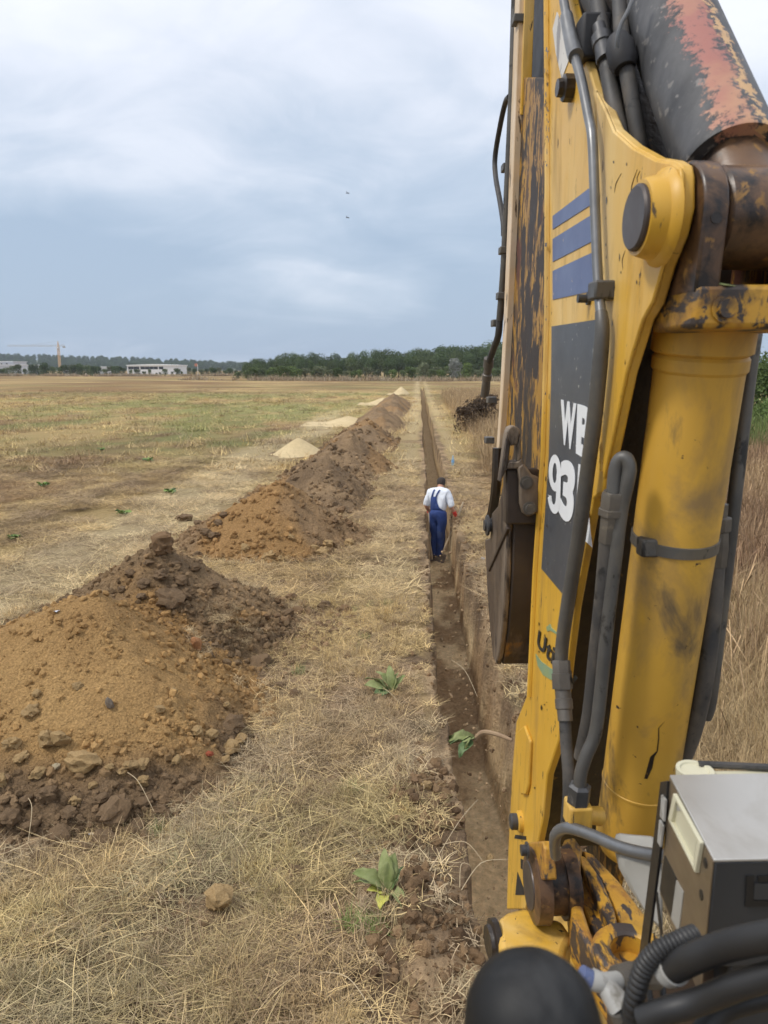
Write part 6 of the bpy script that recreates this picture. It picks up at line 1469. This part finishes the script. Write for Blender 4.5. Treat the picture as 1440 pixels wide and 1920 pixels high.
# --- foreground hoses
part(MB().tube(cpx([(1262, 1816), (1300, 1797), (1350, 1777), (1410, 1762), (1480, 1750)], [.56, .545, .53, .51, .49]), .0104, 18, smooth_n=5), 'black_hose', 'rubber_near', None)
a = bc(1258, 1818, .565); b = bc(1276, 1809, .555); part(MB().lathe(a - (b - a) * .6, (b - a), [(0, .0095), (.003, .0118), (.014, .0122), (.016, .0108)], 24), 'hose_collar', 'white_plastic', None)
part(MB().tube(cpx([(1205, 1912), (1250, 1895), (1310, 1878), (1380, 1850), (1470, 1822)], [.56, .55, .54, .52, .5]), .0092, 18, smooth_n=5), 'black_hose', 'rubber_near', None)
part(MB().tube(cpx([(1300, 1960), (1350, 1900), (1410, 1875), (1480, 1860)], [.56, .56, .55, .54]), .0085, 18, smooth_n=5), 'black_hose', 'rubber_near', None)
cpts = cpx([(1172, 1990), (1178, 1930), (1190, 1870), (1207, 1815), (1235, 1783), (1270, 1766), (1305, 1752)], [.60, .585, .575, .57, .565, .565, .57])
t0 = MB(); dn = 16
P_ = []; n = len(cpts)
for i in range(n - 1):
    p0 = cpts[max(i - 1, 0)]; p1 = cpts[i]; p2 = cpts[i + 1]; p3 = cpts[min(i + 2, n - 1)]
    for k in range(dn):
        t = k / dn; P_.append(0.5 * ((2 * p1) + (-p0 + p2) * t + (2 * p0 - 5 * p1 + 4 * p2 - p3) * t * t + (-p0 + 3 * p1 - 3 * p2 + p3) * t ** 3))
t0.tube(P_, [.0078 if (i // 1) % 3 else .0066 for i in range(len(P_))], 18); part(t0, 'corrugated_conduit', 'conduit', None, sharp=60)
# pale fittings by the knob
ft = part(MB().tube(cpx([(1090, 1826), (1112, 1838)], [.60, .60]), [.007, .007], 12), 'blue_fitting', 'blue', None)
part(MB().tube(cpx([(1110, 1836), (1132, 1842), (1160, 1838)], [.60, .60, .61]), [.0085, .0075, .007], 14, smooth_n=3), 'push_fitting', 'white_plastic', ft)
part(MB().tube(cpx([(1132, 1842), (1150, 1868), (1165, 1890)], [.60, .595, .59]), [.0075, .0095, .0105], 14, smooth_n=3), 'push_fitting', 'white_plastic', ft)
part(MB().tube(cpx([(1163, 1886), (1180, 1925), (1195, 1990)], [.59, .59, .59]), [.0115, .0118, .0118], 14, smooth_n=3), 'grey_hose', 'dirty_tube', ft)
part(MB().tube(cpx([(1158, 1838), (1185, 1828), (1230, 1832)], [.61, .62, .64]), [.011, .0105, .010], 10), 'coupling', 'fitting', ft)
for i, pts in enumerate([[(1190, 1800), (1215, 1850), (1225, 1930)], [(1240, 1800), (1243, 1860), (1250, 1930)]]):
    part(MB().tube(cpx(pts, [.66, .65, .64]), .0028, 8, smooth_n=4), 'thin_cable', 'rubber_near', ft)
mb = MB(); mb.prism([bc(x_, y_, .70) for x_, y_ in [(1150, 1835), (1290, 1800), (1480, 1790), (1480, 1990), (1150, 1990)]], (0, .02, -.01)); part(mb, 'floor_plate', 'brown_floor', None, .004)
# --- joystick
kn = bc(998, 1921, .33); kr = .0305
js = part(MB().lathe(kn, (0.0, -.12, 1), [(-kr * 1.5, kr * .42), (-kr * .98, kr * .62), (-kr * .6, kr * .88), (-kr * .2, kr * .99), (kr * .15, kr * .99), (kr * .5, kr * .88), (kr * .78, kr * .64), (kr * .95, kr * .34), (kr * 1.0, kr * .08)], 40), 'joystick_knob', 'knob', None, sharp=None)
part(MB().tube([kn + Vector((0, 0, -kr * 1.3)), kn + Vector((0.02, .03, -.32))], [.008, .010], 12), 'joystick_lever', 'nut', js)
part(MB().lathe(kn + Vector((.02, .03, -.36)), (0, 0, 1), [(0, .06), (.02, .055), (.06, .03), (.08, .02)], 20), 'lever_boot', 'rubber_near', js)

# ------------------------------------------------------------------ air
HAZE = 0.5 / 3000
hz = MB().box((-1700, -80, -12), (1700, 2600, 48)).build('haze', None, smooth=False)
hm = bpy.data.materials.new('haze_air'); hm.use_nodes = True; hm.node_tree.nodes.clear()
ho = hm.node_tree.nodes.new('ShaderNodeOutputMaterial'); pv = hm.node_tree.nodes.new('ShaderNodeVolumePrincipled')
pv.inputs['Color'].default_value = (.80, .88, 1.0, 1); pv.inputs['Density'].default_value = HAZE; pv.inputs['Anisotropy'].default_value = .2
hm.node_tree.links.new(pv.outputs[0], ho.inputs['Volume']); hz.data.materials.append(hm)
tag(hz, 'thin summer haze over the far field', kind='stuff')
